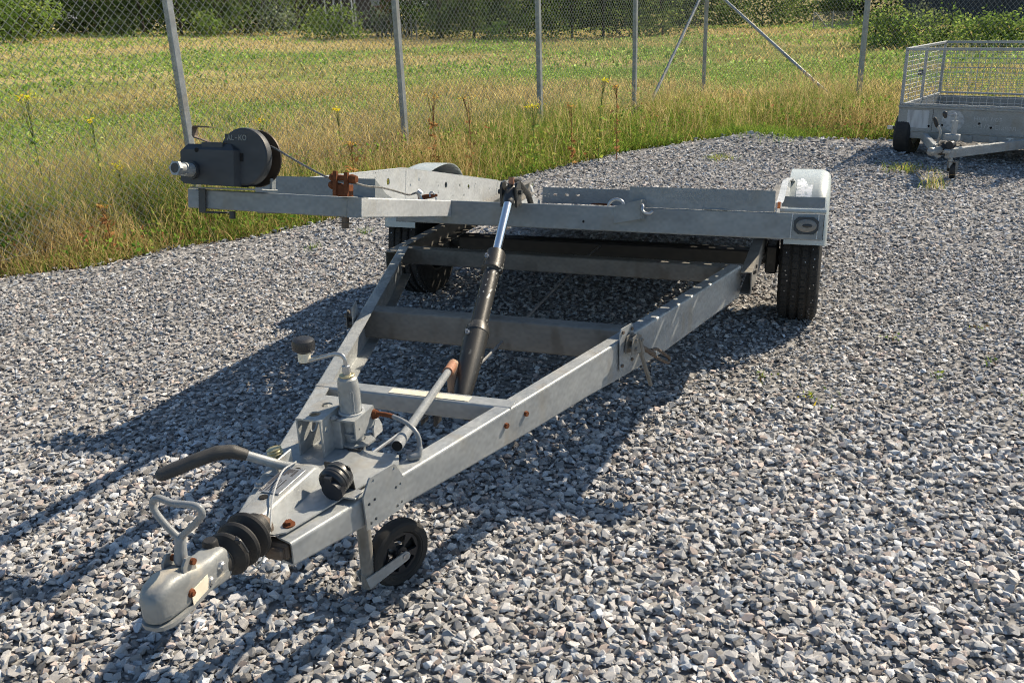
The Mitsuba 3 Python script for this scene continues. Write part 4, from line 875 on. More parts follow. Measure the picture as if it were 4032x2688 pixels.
# fine dead stalks with seed heads
x, y, d = verge_points(9000, 0.15, 3.4, rng, 0.9)
h = rng.uniform(0.35, 0.72, len(x)) * np.clip(0.5 + d, 0.5, 1); col = pick(rng, len(x), ((3, STRAW), (2, TAN), (1, (0.42, 0.36, 0.20))))
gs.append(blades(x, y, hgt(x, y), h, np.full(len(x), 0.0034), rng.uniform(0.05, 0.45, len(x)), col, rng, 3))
k = rng.random(len(x)) < 0.7; hx, hy, hh = x[k], y[k], h[k]
for j in range(4):
    gs.append(blades(hx + rng.normal(0, .012, len(hx)), hy + rng.normal(0, .012, len(hx)), hgt(hx, hy) + hh * rng.uniform(0.78, 0.95, len(hx)), rng.uniform(0.05, 0.11, len(hx)), rng.uniform(0.004, 0.008, len(hx)), rng.uniform(0.2, 0.9, len(hx)), pick(rng, len(hx), ((3, STRAW), (2, TAN))), rng, 2))
m, c = join(gs)
obj('verge_grass', m, 'grass_leaf', None, color=c, label='long dry and green grass on the verge between gravel and fence', cat='grass', kind='stuff')

# broad leaved herbs among the grass, small leaves
def leaves(x, y, z, s, col, rng, tilt=0.6):
    """Small folded leaves, two triangles each side of a midrib."""
    n = len(x); a = rng.uniform(0, 2 * PI, n); t = rng.normal(0.25, tilt, n)
    d = np.stack([np.cos(a) * np.cos(t), np.sin(a) * np.cos(t), np.sin(t)], 1); w = np.cross(d, rng.normal(size=(n, 3))); w /= np.linalg.norm(w, axis=1, keepdims=True) + 1e-9
    nn = np.cross(d, w); p = np.stack([x, y, z], 1); s = s[:, None]
    v = np.stack([p, p + d * s * 0.45 + w * s * 0.30 + nn * s * 0.08, p + d * s, p + d * s * 0.45 - w * s * 0.30 + nn * s * 0.08], 1).reshape(-1, 3)
    F = (np.array([(0, 1, 2), (0, 2, 3)])[None] + (np.arange(n) * 4)[:, None, None]).reshape(-1, 3)
    return v, F, np.repeat(np.clip(col, 0.004, 0.9), 4, 0)


x, y, d = verge_points(30000, 0.0, 1.5, rng, 1.0)
k = FN(x, y, 1.7, 17) > 0.53 - 0.10 * np.clip((y - 2.5) / 3, 0, 1); x, y, d = x[k], y[k], d[k]
hz = hgt(x, y) + rng.random(len(x)) ** 1.2 * (0.10 + 0.30 * np.clip(d, 0, 1))
m, c = join([leaves(x, y, hz, rng.uniform(0.018, 0.055, len(x)), pick(rng, len(x), ((3, (0.06, 0.12, 0.02)), (3, (0.13, 0.20, 0.035)), (1, (0.20, 0.22, 0.05)), (0.5, (0.16, 0.07, 0.035)))), rng)])
obj('verge_herbs', m, 'grass_leaf', None, color=c, label='small leaved green weeds growing low in the verge grass', cat='weeds', kind='stuff')

# meadow beyond the fence
fs = []
for r0, r1, n, hs, ws in ((6.5, 13, 52000, 0.13, 0.010), (13, 24, 52000, 0.14, 0.018), (24, 62, 52000, 0.17, 0.045)):
    x, y = sector(n, r0, r1, -66, 34, rng); d = -yard_dist(x, y); k = d > 2.2; x, y = x[k], y[k]
    dist = np.hypot(x - CAM_O[0], y - CAM_O[1])
    b = FN(x, y, 0.22, 5); e = FN(x, y, 0.8, 9)
    dryness = np.clip((b - 0.50) * 4.0 + (e - 0.5) * 1.2 + 0.30 + 0.5 * np.clip((dist - 36) / 8, 0, 1) + 0.75 * np.exp(-((np.degrees(np.arctan2(x - CAM_O[0], y - CAM_O[1])) - 2) / 9.0) ** 2) * np.clip(1.5 - np.abs(dist - 13) / 7, 0, 1), 0.05, 1)
    fresh = np.clip((FN(x, y, 0.35, 31) - 0.5) * 4 + 0.35, 0, 1)
    col = np.where((rng.random(len(x)) < dryness)[:, None], pick(rng, len(x), ((3, (0.33, 0.27, 0.12)), (2, (0.25, 0.20, 0.09)), (1, OLIVE))),
                   np.where((rng.random(len(x)) < fresh)[:, None], pick(rng, len(x), ((2, (0.10, 0.17, 0.035)), (2, (0.18, 0.25, 0.05)))), pick(rng, len(x), ((2, (0.15, 0.19, 0.05)), (1, (0.22, 0.24, 0.075)), (1, GREEN)))))
    hh = hs * (0.5 + 0.9 * e) * rng.uniform(0.6, 1.3, len(x)) * (1 + 0.9 * dryness * (dist < 20))
    fs.append(blades(x, y, hgt(x, y) - 0.01, hh, ws * rng.uniform(0.6, 1.5, len(x)), rng.uniform(0.3, 1.2, len(x)), col, rng, 2))
    k = rng.random(len(x)) < 0.85 * (1 - dryness); lx, ly = x[k], y[k]
    fs.append(leaves(lx, ly, hgt(lx, ly) + rng.uniform(0.03, 0.13, len(lx)), ws * rng.uniform(1.6, 3.4, len(lx)), pick(rng, len(lx), ((2, (0.10, 0.175, 0.035)), (2, (0.17, 0.25, 0.06)), (1, (0.25, 0.30, 0.11)))), rng))
m, c = join(fs)
obj('meadow_grass', m, 'grass_leaf', None, color=c, label='green and straw coloured meadow grass filling the field beyond the fence', cat='grass', kind='stuff')

# small weeds and tufts that grow out of the gravel
def tuft(x, y, n, h, w, cols, label, cat='weed', name='gravel_weed', spread=0.05, leafy=0, group=None):
    r = np.random.default_rng(int(abs(x * 977 + y * 3571)) + 5)
    px, py = x + r.normal(0, spread, n), y + r.normal(0, spread, n); z = mound(px, py)
    s = [blades(px, py, z, h * r.uniform(0.5, 1.2, n), np.full(n, w), r.uniform(0.3, 1.3, n), pick(r, n, cols), r, 3)]
    if leafy:
        lx, ly = x + r.normal(0, spread, leafy), y + r.normal(0, spread, leafy)
        s.append(leaves(lx, ly, mound(lx, ly) + h * r.random(leafy), np.full(leafy, h * 0.55) * r.uniform(0.6, 1.2, leafy), pick(r, leafy, cols), r, 0.4))
    m, c = join(s)
    return obj(name, m, 'grass_leaf', None, color=c, label=label, cat=cat, group=group)
YEL = ((2, (0.62, 0.46, 0.02)), (1, (0.45, 0.30, 0.02)))
tuft(1.198, -1.093, 10, 0.035, 0.008, ((1, GREEN), (1, LIME), (1, (0.5, 0.36, 0.04))), 'small yellowing weed alone on the open gravel right of the trailer', leafy=10, spread=0.045)
tuft(0.12, 6.28, 420, 0.16, 0.006, ((3, GREEN), (2, LIME)), 'low green grass clump on the gravel heap near the corner fence post', 'grass clump', 'grass_clump', 0.16)
tuft(0.62, 6.22, 520, 0.15, 0.006, ((3, GREEN), (2, LIME)), 'wide green grass clump on top of the gravel heaps', 'grass clump', 'grass_clump', 0.22)
tuft(1.893, 4.60, 160, 0.09, 0.006, ((2, LIME), (1, STRAW)), 'pale grass clump on the gravel just left of the cage trailer shadow', 'grass clump', 'grass_clump', 0.10)
tuft(0.094, 5.0, 90, 0.08, 0.006, ((2, LIME), (1, STRAW)), 'pale grass clump on the gravel in front of the heaps', 'grass clump', 'grass_clump', 0.07)
tuft(2.05, 3.72, 60, 0.20, 0.005, ((2, STRAW), (2, LIME)), 'yellow grass clump in front of the cage trailer', 'grass clump', 'grass_clump', 0.04)
for i, (x, y) in enumerate(((1.978, 0.008), (1.728, -0.701), (1.964, -0.455), (2.25, -0.15), (1.55, -0.25), (2.05, -0.95), (0.986, -0.90))):
    tuft(x, y, 8, 0.04, 0.005, ((2, GREEN), (1, LIME), (1, BROWN)), 'tiny weed sprouting from the gravel right of the flatbed trailer', leafy=5, spread=0.025, group='tiny weeds in the gravel')
for i, (x, y) in enumerate(((-2.35, 0.75), (-2.2, 1.3), (-1.95, 2.1), (-1.5, 3.2))):
    tuft(x, y, 22, 0.06, 0.005, ((2, GREEN), (1, LIME)), 'tiny green weed in the gravel beside the verge', spread=0.03, group='tiny weeds beside the verge')

# flowering weeds with yellow heads and leafy stems
mat('stem_green', (0.14, 0.17, 0.05), rough=0.8, spec=0.1)
mat('stem_brown', (0.20, 0.085, 0.04), rough=0.85, spec=0.1)


def ragwort(x, y, top, tone, label, head=0.06, leafn=46, group=None, lean=(0.0, 0.0), heads=6):
    r = np.random.default_rng(int(abs(x * 731 + y * 1777)) + 3)
    z0 = float(hgt(x, y)); t = thing('ragwort_plant', label, 'plant', group)
    pts = smooth_path([(x, y, z0 - 0.02), (x + lean[0] * 0.3, y + lean[1] * 0.3, z0 + (top - z0) * 0.4), (x + lean[0], y + lean[1], top - head * 0.6)], 4)
    ms = [tube(pts, np.linspace(0.0055, 0.003, len(pts)), 5)]
    tips = []
    for i in range(heads):
        a = r.uniform(0, 2 * PI); q = pts[-1] + A(math.cos(a), math.sin(a), 0) * head * r.uniform(0.2, 0.95) + A(0, 0, r.uniform(0.1, 0.7) * head)
        b = pts[-1 - r.integers(1, 3)]
        ms.append(tube([b, (b + q) / 2 + A(0, 0, -0.01), q], 0.0018, 4)); tips.append(q)
    obj('stem', ms, 'stem_brown' if tone == 'dead' else 'stem_green', t)
    n = leafn; i = r.integers(1, len(pts) - 2, n); p = pts[i] + r.normal(0, 0.012, (n, 3))
    lc = ((2, (0.22, 0.12, 0.05)), (1, (0.13, 0.07, 0.03))) if tone == 'dead' else ((2, (0.15, 0.21, 0.05)), (1, LIME), (0.6, (0.30, 0.28, 0.06)))
    v, f, c = leaves(p[:, 0], p[:, 1], p[:, 2], r.uniform(0.03, 0.075, n), pick(r, n, lc), r, 0.5)
    obj('leaves', (v, f), 'grass_leaf', t, color=c, kind='stuff')
    m = 60 if tone == 'full' else 40; q = np.array(tips)[r.integers(0, len(tips), m)] + r.normal(0, 1, (m, 3)) * A(head * 0.33, head * 0.33, head * 0.16)
    fc = YEL if tone != 'dead' else ((1, (0.30, 0.18, 0.06)), (1, (0.42, 0.28, 0.05)), (1, (0.12, 0.07, 0.03)))
    v, f, c = leaves(q[:, 0], q[:, 1], q[:, 2], r.uniform(0.014, 0.028, m), pick(r, m, fc), r, 0.4)
    obj('flower_head', (v, f), 'grass_leaf', t, color=c, kind='stuff')


ragwort(-4.86, 0.85, 1.10, 'full', 'tall yellow ragwort with a dense golden head at the left edge of the verge', 0.085, 90, heads=9)
ragwort(-5.40, 2.05, 0.76, 'mid', 'yellow ragwort seen through the fence left of the first post', 0.055, 40)
ragwort(-3.70, 2.30, 0.73, 'mid', 'yellow ragwort rising behind the black winch disc', 0.075, 44, heads=8)
ragwort(-3.32, 3.0, 0.75, 'mid', 'small yellow ragwort beyond the fence right of the winch', 0.035, 22)
ragwort(-2.52, 3.45, 0.84, 'dead', 'tall reddish brown dried ragwort in front of the second span', 0.075, 80, heads=7)
ragwort(-2.26, 3.75, 0.78, 'dead', 'slim ragwort with a brown faded head right of the reddish one', 0.06, 26)
ragwort(-1.70, 4.10, 0.66, 'mid', 'yellow ragwort in front of the third fence post', 0.075, 40, heads=8)
ragwort(-1.42, 4.55, 0.62, 'dead', 'brown ragwort seed head just right of the third fence post', 0.05, 24)
ragwort(-1.18, 4.75, 0.86, 'mid', 'tall thin ragwort with few yellow flowers right of the third post', 0.055, 30, lean=(0.05, 0.0))
ragwort(-1.0, 4.85, 0.78, 'dead', 'thin ragwort with dark seed head beside the tall thin one', 0.04, 20)
ragwort(-4.35, 1.15, 0.50, 'mid', 'low orange yellow ragwort left of the winch handle socket', 0.05, 30)
ragwort(-3.9, 0.45, 0.34, 'dead', 'short brown ragwort standing in the near verge grass', 0.05, 34)
ragwort(-3.10, 1.45, 0.28, 'mid', 'short yellow ragwort under the winch beam', 0.05, 30)
ragwort(-2.95, 2.55, 0.50, 'dead', 'dry ragwort stalk in the verge behind the pale side wall', 0.05, 34)

# ------------------------------------------------------------------ chain-link fence
FD, FO, FS = A(0.2588, 0.9659, 0), A(-3.793, 1.390, 0), 2.69
F2 = unit(A(0.732, -0.681, 0)); F2S = 3.447
posts = [FO + FD * FS * i for i in range(-1, 5)]
corner = posts[-1]
posts2 = [corner + F2 * F2S * (i + 1) for i in range(3)]
fe = thing('chain_link_fence', 'galvanised chain-link fence along the meadow with a braced corner post', 'fence')
FH = 2.3


def fpost(p, d, h=FH, s=0.06):
    z = float(hgt(p[0], p[1])); n = unit(np.cross((0, 0, 1), d))
    return xf(cbox((-s / 2, -s / 2, -0.3), (s / 2, s / 2, h), 0.006), frame(A(p[0], p[1], z), unit(d), n, A(0, 0, 1)))


for i, p in enumerate(posts + posts2):
    obj('post', fpost(p, FD if i < 5 else (unit(FD - F2) if i == 5 else F2)), 'galvanised', fe, smooth=30)
for d in (-FD, F2):
    z = float(hgt(corner[0], corner[1])); L = 2.10 if d is not F2 else 3.12
    obj('brace', tube([corner + d * 0.02 + A(0.0, -0.05, z + 1.86), corner + d * L + A(0, -0.05, z + 0.12)], 0.024, 14), 'galvanised', fe, smooth=50)
mat('fence_wire', (0.20, 0.215, 0.22), rough=0.5, metal=0.2)


def chain_link(p0, p1, z0, z1, cell=0.071, r=0.0021):
    """Zigzag wires: two families of diagonals, crossing over and under."""
    d = unit(p1 - p0); n = unit(np.cross((0, 0, 1), d)); L = float(np.linalg.norm((p1 - p0)[:2])); H = z1 - z0; v, f = [], []
    def wire(a, b, off):
        q0, q1 = p0 + d * a[0] + A(0, 0, a[1]) + n * off, p0 + d * b[0] + A(0, 0, b[1]) + n * off
        u = unit(q1 - q0); s1 = n; s2 = np.cross(u, n); k = len(v)
        for q in (q0, q1):
            for t in (PI / 2, PI * 7 / 6, PI * 11 / 6):
                v.append(q + (s1 * math.sin(t) + s2 * math.cos(t)) * r)
        for j in range(3):
            f.extend([(k + j, k + (j + 1) % 3, k + 3 + (j + 1) % 3), (k + j, k + 3 + (j + 1) % 3, k + 3 + j)])
    for sgn, off in ((1, 0.0012), (-1, -0.0012)):
        c = -H if sgn > 0 else 0.0
        while c < (L if sgn > 0 else L + H):
            if sgn > 0:
                t0, t1 = max(0, -c), min(H, L - c); a, b = (c + t0, t0), (c + t1, t1)
            else:
                t0, t1 = max(0, c - L), min(H, c); a, b = (c - t0, t0), (c - t1, t1)
            if t1 - t0 > 0.01:
                wire((a[0], a[1] + z0), (b[0], b[1] + z0), off)
            c += cell
    return np.array(v), np.array(f)


allp = posts + posts2
for a, b in zip(allp, allp[1:]):
    obj('wire_mesh', chain_link(a, b, 0.05, FH), 'fence_wire', fe, kind='stuff')
for z in (0.08, FH - 0.03):
    obj('line_wire', [tube([p + A(0, 0, z) for p in posts], 0.0016, 4), tube([p + A(0, 0, z) for p in [corner] + posts2], 0.0016, 4)], 'fence_wire', fe)

# ------------------------------------------------------------------ the cage trailer
CT = thing('cage_trailer', 'small grey utility trailer with a wire mesh cage, parked by the fence corner', 'trailer')
YA = math.radians(21.0)
CM = frame(A(2.513, 5.111, 0.0), A(math.cos(YA), -math.sin(YA), 0), A(math.sin(YA), math.cos(YA), 0), A(0, 0, 1))
def ct(m): return xf(cat_mesh(m) if isinstance(m, list) else m, CM)
mat('cage_panel', galv_fn((0.30, 0.31, 0.30), (0.23, 0.235, 0.225), (0.20, 0.18, 0.14), 0.4), rough=0.55, metal=0.15)
mat('tailboard_print', lambda p, n, uv: mix((0.40, 0.41, 0.41), (0.29, 0.30, 0.295), smoothstep(0.4, 0.7, fbm(p.x * 40, p.y * 40, p.z * 40, 2))), rough=0.6)
HW, BL = 0.745, 1.30
bd_ = obj('front_board', ct([cbox((-HW, 0.0, 0.285), (HW, 0.025, 0.512), 0.004), cbox((-HW - 0.004, -0.012, 0.505), (HW + 0.004, 0.03, 0.530), 0.004), cbox((-HW, -0.006, 0.275), (HW, 0.0, 0.288), 0.002)]), 'cage_panel', CT)
obj('lower_band', ct(cbox((-HW + 0.003, 0.004, 0.205), (HW - 0.003, 0.03, 0.2745), 0.004)), 'cage_panel', CT)
obj('side_board', ct(cbox((-HW, 0.026, 0.21), (-HW + 0.025, BL, 0.512), 0.004)), 'cage_panel', CT); obj('side_board', ct(cbox((HW - 0.025, 0.026, 0.21), (HW, BL, 0.512), 0.004)), 'cage_panel', CT)
obj('rear_board', ct(cbox((-HW + 0.026, BL - 0.025, 0.21), (HW - 0.026, BL, 0.512), 0.004)), 'cage_panel', CT)
obj('load_floor', ct(cbox((-HW + 0.026, 0.031, 0.22), (HW - 0.026, BL - 0.026, 0.235), 0.002)), 'dark_steel', CT)
obj('seam', ct(cbox((-0.411, -0.0015, 0.292), (-0.407, 0.0005, 0.502), 0.0003)), 'black_hole', bd_)
obj('sticker', ct(plate(rrect(-0.653, 0.312, -0.446, 0.486, 0.003), (0, -0.0006, 0), (1, 0, 0), (0, 0, 1), 0.0008)), 'streaky_sticker', bd_, label='streaky silver square sticker')
obj('round_patch', ct(cyl((-0.215, -0.0002, 0.398), (-0.215, -0.003, 0.398), 0.104, 40)), 'tailboard_print', bd_, label='pale worn round patch on the front board')
for (tx, x, z, h) in (('Hyrd hos', -0.030, 0.408, 0.044), ('St1/7-Eleven', -0.030, 0.332, 0.044)):
    m_ = meshkit.text_mesh(tx, h, 0.0006)
    obj('lettering', ct(xf(m_, frame(A(x, -0.0003, z), A(1, 0, 0), A(0, 0, 1), A(0, -1, 0)))), 'tailboard_print', bd_, label=f'faint lettering {tx}')
for x, z in ((0.027, 0.383), (0.135, 0.348), (-0.437, 0.335), (-0.31, 0.352)):
    obj('hole', ct(cyl((x, -0.004, z), (x, 0.001, z), 0.011, 16)), 'black_hole', bd_)
tl_ = Polygon([(0.285, 0.262), (0.345, 0.262), (0.345, 0.250), (0.322, 0.250), (0.322, 0.224), (0.306, 0.224), (0.306, 0.250), (0.285, 0.250)])
obj('white_mark', ct([plate(tl_, (0, 0.0036, 0), (1, 0, 0), (0, 0, 1), 0.0008), plate(sbox(0.334, 0.236, 0.372, 0.244), (0, 0.0036, 0), (1, 0, 0), (0, 0, 1), 0.0008), plate(sbox(0.334, 0.224, 0.372, 0.231), (0, 0.0036, 0), (1, 0, 0), (0, 0, 1), 0.0008)]), 'white_label', CT, label='white T shaped mark under the front board')
for x in (-0.46, 0.17, -0.05):
    obj('bracket', ct([cbox((x - 0.035, -0.012, 0.195), (x + 0.035, 0.004, 0.262), 0.004), cbox((x - 0.015, -0.016, 0.215), (x + 0.015, -0.010, 0.245), 0.002)]), 'cage_panel', CT)
CZ0, CZ1 = 0.533, 1.085
fr_ = []
for x in (-HW + 0.015, HW - 0.015):
    for y in (0.012, BL / 2, BL - 0.012):
        fr_.append(('upright', cbox((x - 0.014, y - 0.014, CZ0), (x + 0.014, y + 0.014, CZ1 - 0.028), 0.003)))
    fr_.append(('top_rail', cbox((x - 0.015, -0.002, CZ1 - 0.0275), (x + 0.015, BL, CZ1), 0.003))); fr_.append(('bottom_rail', cbox((x - 0.012, 0.03, CZ0 - 0.02), (x + 0.012, BL - 0.03, CZ0 + 0.008), 0.003)))
for y in (0.012, BL - 0.012):
    fr_.append(('top_rail', cbox((-HW + 0.031, y - 0.014, CZ1 - 0.0275), (HW - 0.031, y + 0.014, CZ1 - 0.001), 0.003))); fr_.append(('bottom_rail', cbox((-HW + 0.031, y - 0.011, CZ0 - 0.001), (HW - 0.031, y + 0.011, CZ0 + 0.018), 0.003)))
for nm, m in fr_:
    obj(nm, ct(m), 'galvanised', CT)
def wgrid(a, b, nh, nv, r=0.0021):
    a, b = A(*a), A(*b); ms = []
    for i in range(1, nh):
        z = CZ0 + (CZ1 - CZ0) * i / nh; ms.append(tube([(a[0], a[1], z), (b[0], b[1], z)], r, 4, False))
    for i in range(1, nv):
        p = a + (b - a) * i / nv; ms.append(tube([(p[0], p[1], CZ0), (p[0], p[1], CZ1 - 0.02)], r, 4, False))
    return cat_mesh(ms)
for a, b, nv in (((-HW + 0.015, 0.012, 0), (HW - 0.015, 0.012, 0), 24), ((-HW + 0.015, BL - 0.012, 0), (HW - 0.015, BL - 0.012, 0), 24), ((-HW + 0.015, 0.012, 0), (-HW + 0.015, BL - 0.012, 0), 24), ((HW - 0.015, 0.012, 0), (HW - 0.015, BL - 0.012, 0), 24)):
    obj('wire_panel', ct(wgrid(a, b, 12, nv)), 'galvanised_bright', CT, kind='stuff')
for s in (-1, 1):
    w = obj('wheel', ct(lathe([(0.12, -0.075), (0.17, -0.085), (0.215, -0.080), (0.238, -0.06), (0.24, 0.0), (0.238, 0.06), (0.215, 0.080), (0.17, 0.085), (0.12, 0.075)], (s * 0.69, 0.20, 0.235), (1, 0, 0), 40)), 'tyre_rubber', CT, smooth=30)
    obj('rim', ct(lathe([(0.02, 0.04), (0.09, 0.045), (0.125, 0.07), (0.135, 0.07), (0.135, -0.07), (0.02, -0.02)], (s * 0.69, 0.20, 0.235), (s, 0, 0), 24)), 'galvanised', w, smooth=30)
    obj('drawbar', ct(bar((s * 0.50, 0.10, 0.215), (s * 0.035, -1.02, 0.240), 0.045, 0.085, 0.004)), 'galvanised', CT)
obj('axle', ct(cyl((-0.6, 0.20, 0.235), (0.6, 0.20, 0.235), 0.03, 14)), 'dark_steel', CT, smooth=40)
obj('drawbar_head', ct([cbox((-0.075, -1.08, 0.245), (0.075, -0.86, 0.285), 0.01)]), 'galvanised', CT)
obj('coupling', ct([hull_chain([(-0.01, -1.03, 0.275), (-0.03, -1.12, 0.278), (-0.05, -1.20, 0.275)], (0.030, 0.034, 0.038), 0.01), cbox((-0.05, -1.17, 0.30), (-0.03, -1.10, 0.335), 0.004)]), 'cast_coupling', CT, smooth=50)
obj('gaiter', ct(lathe([(0, 0), (0.035, 0), (0.05, 0.03), (0.036, 0.05), (0.052, 0.07), (0.036, 0.09), (0, 0.1)], (-0.015, -1.08, 0.275), (0, 1, 0), 20)), 'rubber', CT, smooth=40)
hb2 = obj('handbrake_lever', ct(tube(smooth_path([(-0.085, -0.94, 0.28), (-0.070, -0.95, 0.35), (-0.060, -0.95, 0.40), (-0.082, -0.95, 0.455), (-0.105, -0.95, 0.48)], 5), 0.012, 10)), 'galvanised', CT, smooth=50)
obj('grip', ct(hull_chain([(-0.098, -0.95, 0.470), (-0.112, -0.95, 0.50), (-0.124, -0.952, 0.528)], (0.017, 0.019, 0.016), 0.01)), 'rubber', hb2, smooth=50)
jk = obj('jockey_wheel', ct([cyl((0.045, -0.93, 0.25), (0.045, -0.93, 0.52), 0.024, 20), cyl((0.055, -0.93, 0.10), (0.045, -0.93, 0.26), 0.019, 16), cyl((0.045, -0.93, 0.52), (0.045, -0.93, 0.545), 0.010, 12), cbox((-0.03, -0.965, 0.345), (0.10, -0.90, 0.40), 0.006)]), 'galvanised', CT, smooth=30)
obj('wheel', ct(lathe([(0.02, -0.02), (0.06, -0.025), (0.075, -0.02), (0.078, 0), (0.075, 0.02), (0.06, 0.025), (0.02, 0.02)], (0.070, -0.89, 0.075), (1, 0.2, 0), 24)), 'rubber', jk, smooth=30)
obj('fork', ct([cbox((0.030, -0.95, 0.06), (0.036, -0.87, 0.16), 0.002), cbox((0.101, -0.95, 0.06), (0.107, -0.87, 0.16), 0.002), cbox((0.030, -0.95, 0.15), (0.107, -0.89, 0.16), 0.002)]), 'galvanised_dirty', jk)
obj('crank', ct([tube(smooth_path([(0.045, -0.93, 0.54), (0.043, -0.93, 0.572), (0.028, -0.93, 0.578), (-0.025, -0.94, 0.560), (-0.04, -0.94, 0.560)], 5), 0.006, 8)]), 'zinc', jk, smooth=50)
obj('crank_knob', ct(hull_chain([(-0.040, -0.94, 0.552), (-0.047, -0.94, 0.578)], (0.016, 0.022), 0.01)), 'black_plastic', jk, smooth=50)
obj('plug', ct([cyl((0.065, -1.0, 0.318), (0.055, -1.06, 0.318), 0.036, 20)]), 'black_plastic', CT, smooth=30)
lp = obj('marker_lamp', ct(cbox((-0.86, 0.05, 0.275), (-0.80, 0.085, 0.312), 0.004)), 'cream_label', CT, label='pale marker lamp on a stalk at the side')
obj('stalk', ct([cbox((-0.80, 0.055, 0.278), (-0.744, 0.08, 0.308), 0.003), tube(smooth_path([(-0.83, 0.06, 0.276), (-0.835, 0.055, 0.23), (-0.80, 0.05, 0.205), (-0.75, 0.05, 0.215)], 5), 0.004, 6)]), 'black_plastic', lp)
obj('hinge', ct([cyl((-0.775, 0.62, 0.80), (-0.745, 0.62, 0.80), 0.03, 14), cbox((-0.755, 0.03, 0.40), (-0.745, 0.06, 0.46), 0.003)]), 'dark_steel', CT)

# ------------------------------------------------------------------ trees, bushes and buildings beyond the meadow
mat('bark', lambda p, n, uv: mix((0.10, 0.08, 0.06), (0.05, 0.04, 0.03), noise(p.x * 20, p.y * 20, p.z * 6)), rough=0.95, spec=0.1)


def place(az, dist):
    a = math.radians(az); x, y = CAM_O[0] + dist * math.sin(a), CAM_O[1] + dist * math.cos(a)
    return x, y, float(hgt(x, y))


TONES = {'dark': ((3, (0.022, 0.036, 0.012)), (2, (0.035, 0.055, 0.016)), (0.6, (0.06, 0.085, 0.022))), 'mid': ((2, (0.035, 0.055, 0.016)), (3, (0.060, 0.088, 0.024)), (1, (0.095, 0.125, 0.035))),
         'light': ((1, (0.055, 0.085, 0.02)), (3, (0.095, 0.14, 0.032)), (2, (0.15, 0.20, 0.045))), 'grey': ((2, (0.05, 0.065, 0.038)), (2, (0.085, 0.105, 0.062)), (1, (0.13, 0.15, 0.095)))}


def tree(name, az, dist, w, h, tone, label, cat, base=0.05, n=None, leaf=None, group=None, shape=1.0):
    """A crown of leaf clumps on an uneven solid of lobes, over a trunk with limbs."""
    x, y, z = place(az, dist); seed = int(abs(az * 97 + dist * 13)) + 11; r = np.random.default_rng(seed)
    t = thing(name, label, cat, group)
    nl = max(5, int(9 * shape)); lobes = []
    for i in range(nl):
        a = r.uniform(0, 2 * PI); q = r.uniform(0.05, 0.95) ** 0.7
        lobes.append((x + math.cos(a) * w * 0.30 * r.random() ** 0.5 * 1.2, y + math.sin(a) * w * 0.25 * r.random() ** 0.5, z + h * (base + (0.90 - base) * q), w * r.uniform(0.17, 0.30) * (1.15 - 0.55 * q)))
    lobes.append((x, y, z + h * 0.45, w * 0.30))
    for i in range(7):
        u = (i - 3) / 3 * 0.42 * w + r.normal(0, 0.04 * w); rr = min(w * r.uniform(0.16, 0.24), h * 0.3)
        lobes.append((x + u, y + r.normal(0, 0.10 * w), z + rr * r.uniform(0.5, 1.0), rr)); lobes.append((x + u * 0.9, y + r.normal(0, 0.10 * w), z + min(h * 0.6, rr * r.uniform(1.4, 2.3)), rr))
    lf = leaf or 0.0030 * dist; total = n or int(min(9000, 2.3 * w * h * 1.9 / (lf * lf) * (0.42 if h > 4 else 0.95)))
    sz = np.array([l[3] ** 2 for l in lobes]); li = r.choice(len(lobes), max(12, total // 26), p=sz / sz.sum()); L = np.array(lobes)[li]
    d = r.normal(size=(len(L), 3)); d /= np.linalg.norm(d, axis=1, keepdims=True); rad = L[:, 3] * r.uniform(0.55, 1.08, len(L))
    c = L[:, :3] + d * rad[:, None] * A(1, 1, 0.9); c[:, 2] = np.maximum(c[:, 2], z + lf)
    cc = pick(r, len(c), TONES[tone]) * r.uniform(0.75, 1.25, (len(c), 1))
    k = np.repeat(np.arange(len(c)), 26); p = c[k] + r.normal(0, 1, (len(k), 3)) * lf * 1.9 * A(1, 1, 0.75); p[:, 2] = np.maximum(p[:, 2], z + 0.02)
    v, f, col = leaves(p[:, 0], p[:, 1], p[:, 2], lf * r.uniform(0.7, 1.6, len(k)), cc[k] * r.uniform(0.85, 1.15, (len(k), 1)), r, 0.5)
    tr = [tube([(x, y, z - 0.2), (x + r.normal(0, .05), y, z + h * 0.3), (x + r.normal(0, .15), y, z + h * 0.7)], [0.012 * h + 0.01, 0.009 * h + 0.008, 0.005 * h], 7)]
    for i in range(4):
        q = lobes[r.integers(0, len(lobes))]; tr.append(tube([(x, y, z + h * r.uniform(0.15, 0.4)), ((x + q[0]) / 2, (y + q[1]) / 2, z + h * 0.45), q[:3]], [0.009 * h, 0.006 * h, 0.003 * h], 5))
    obj('trunk', tr, 'bark', t); obj('crown', (v, f), 'grass_leaf', t, color=col)
    return t


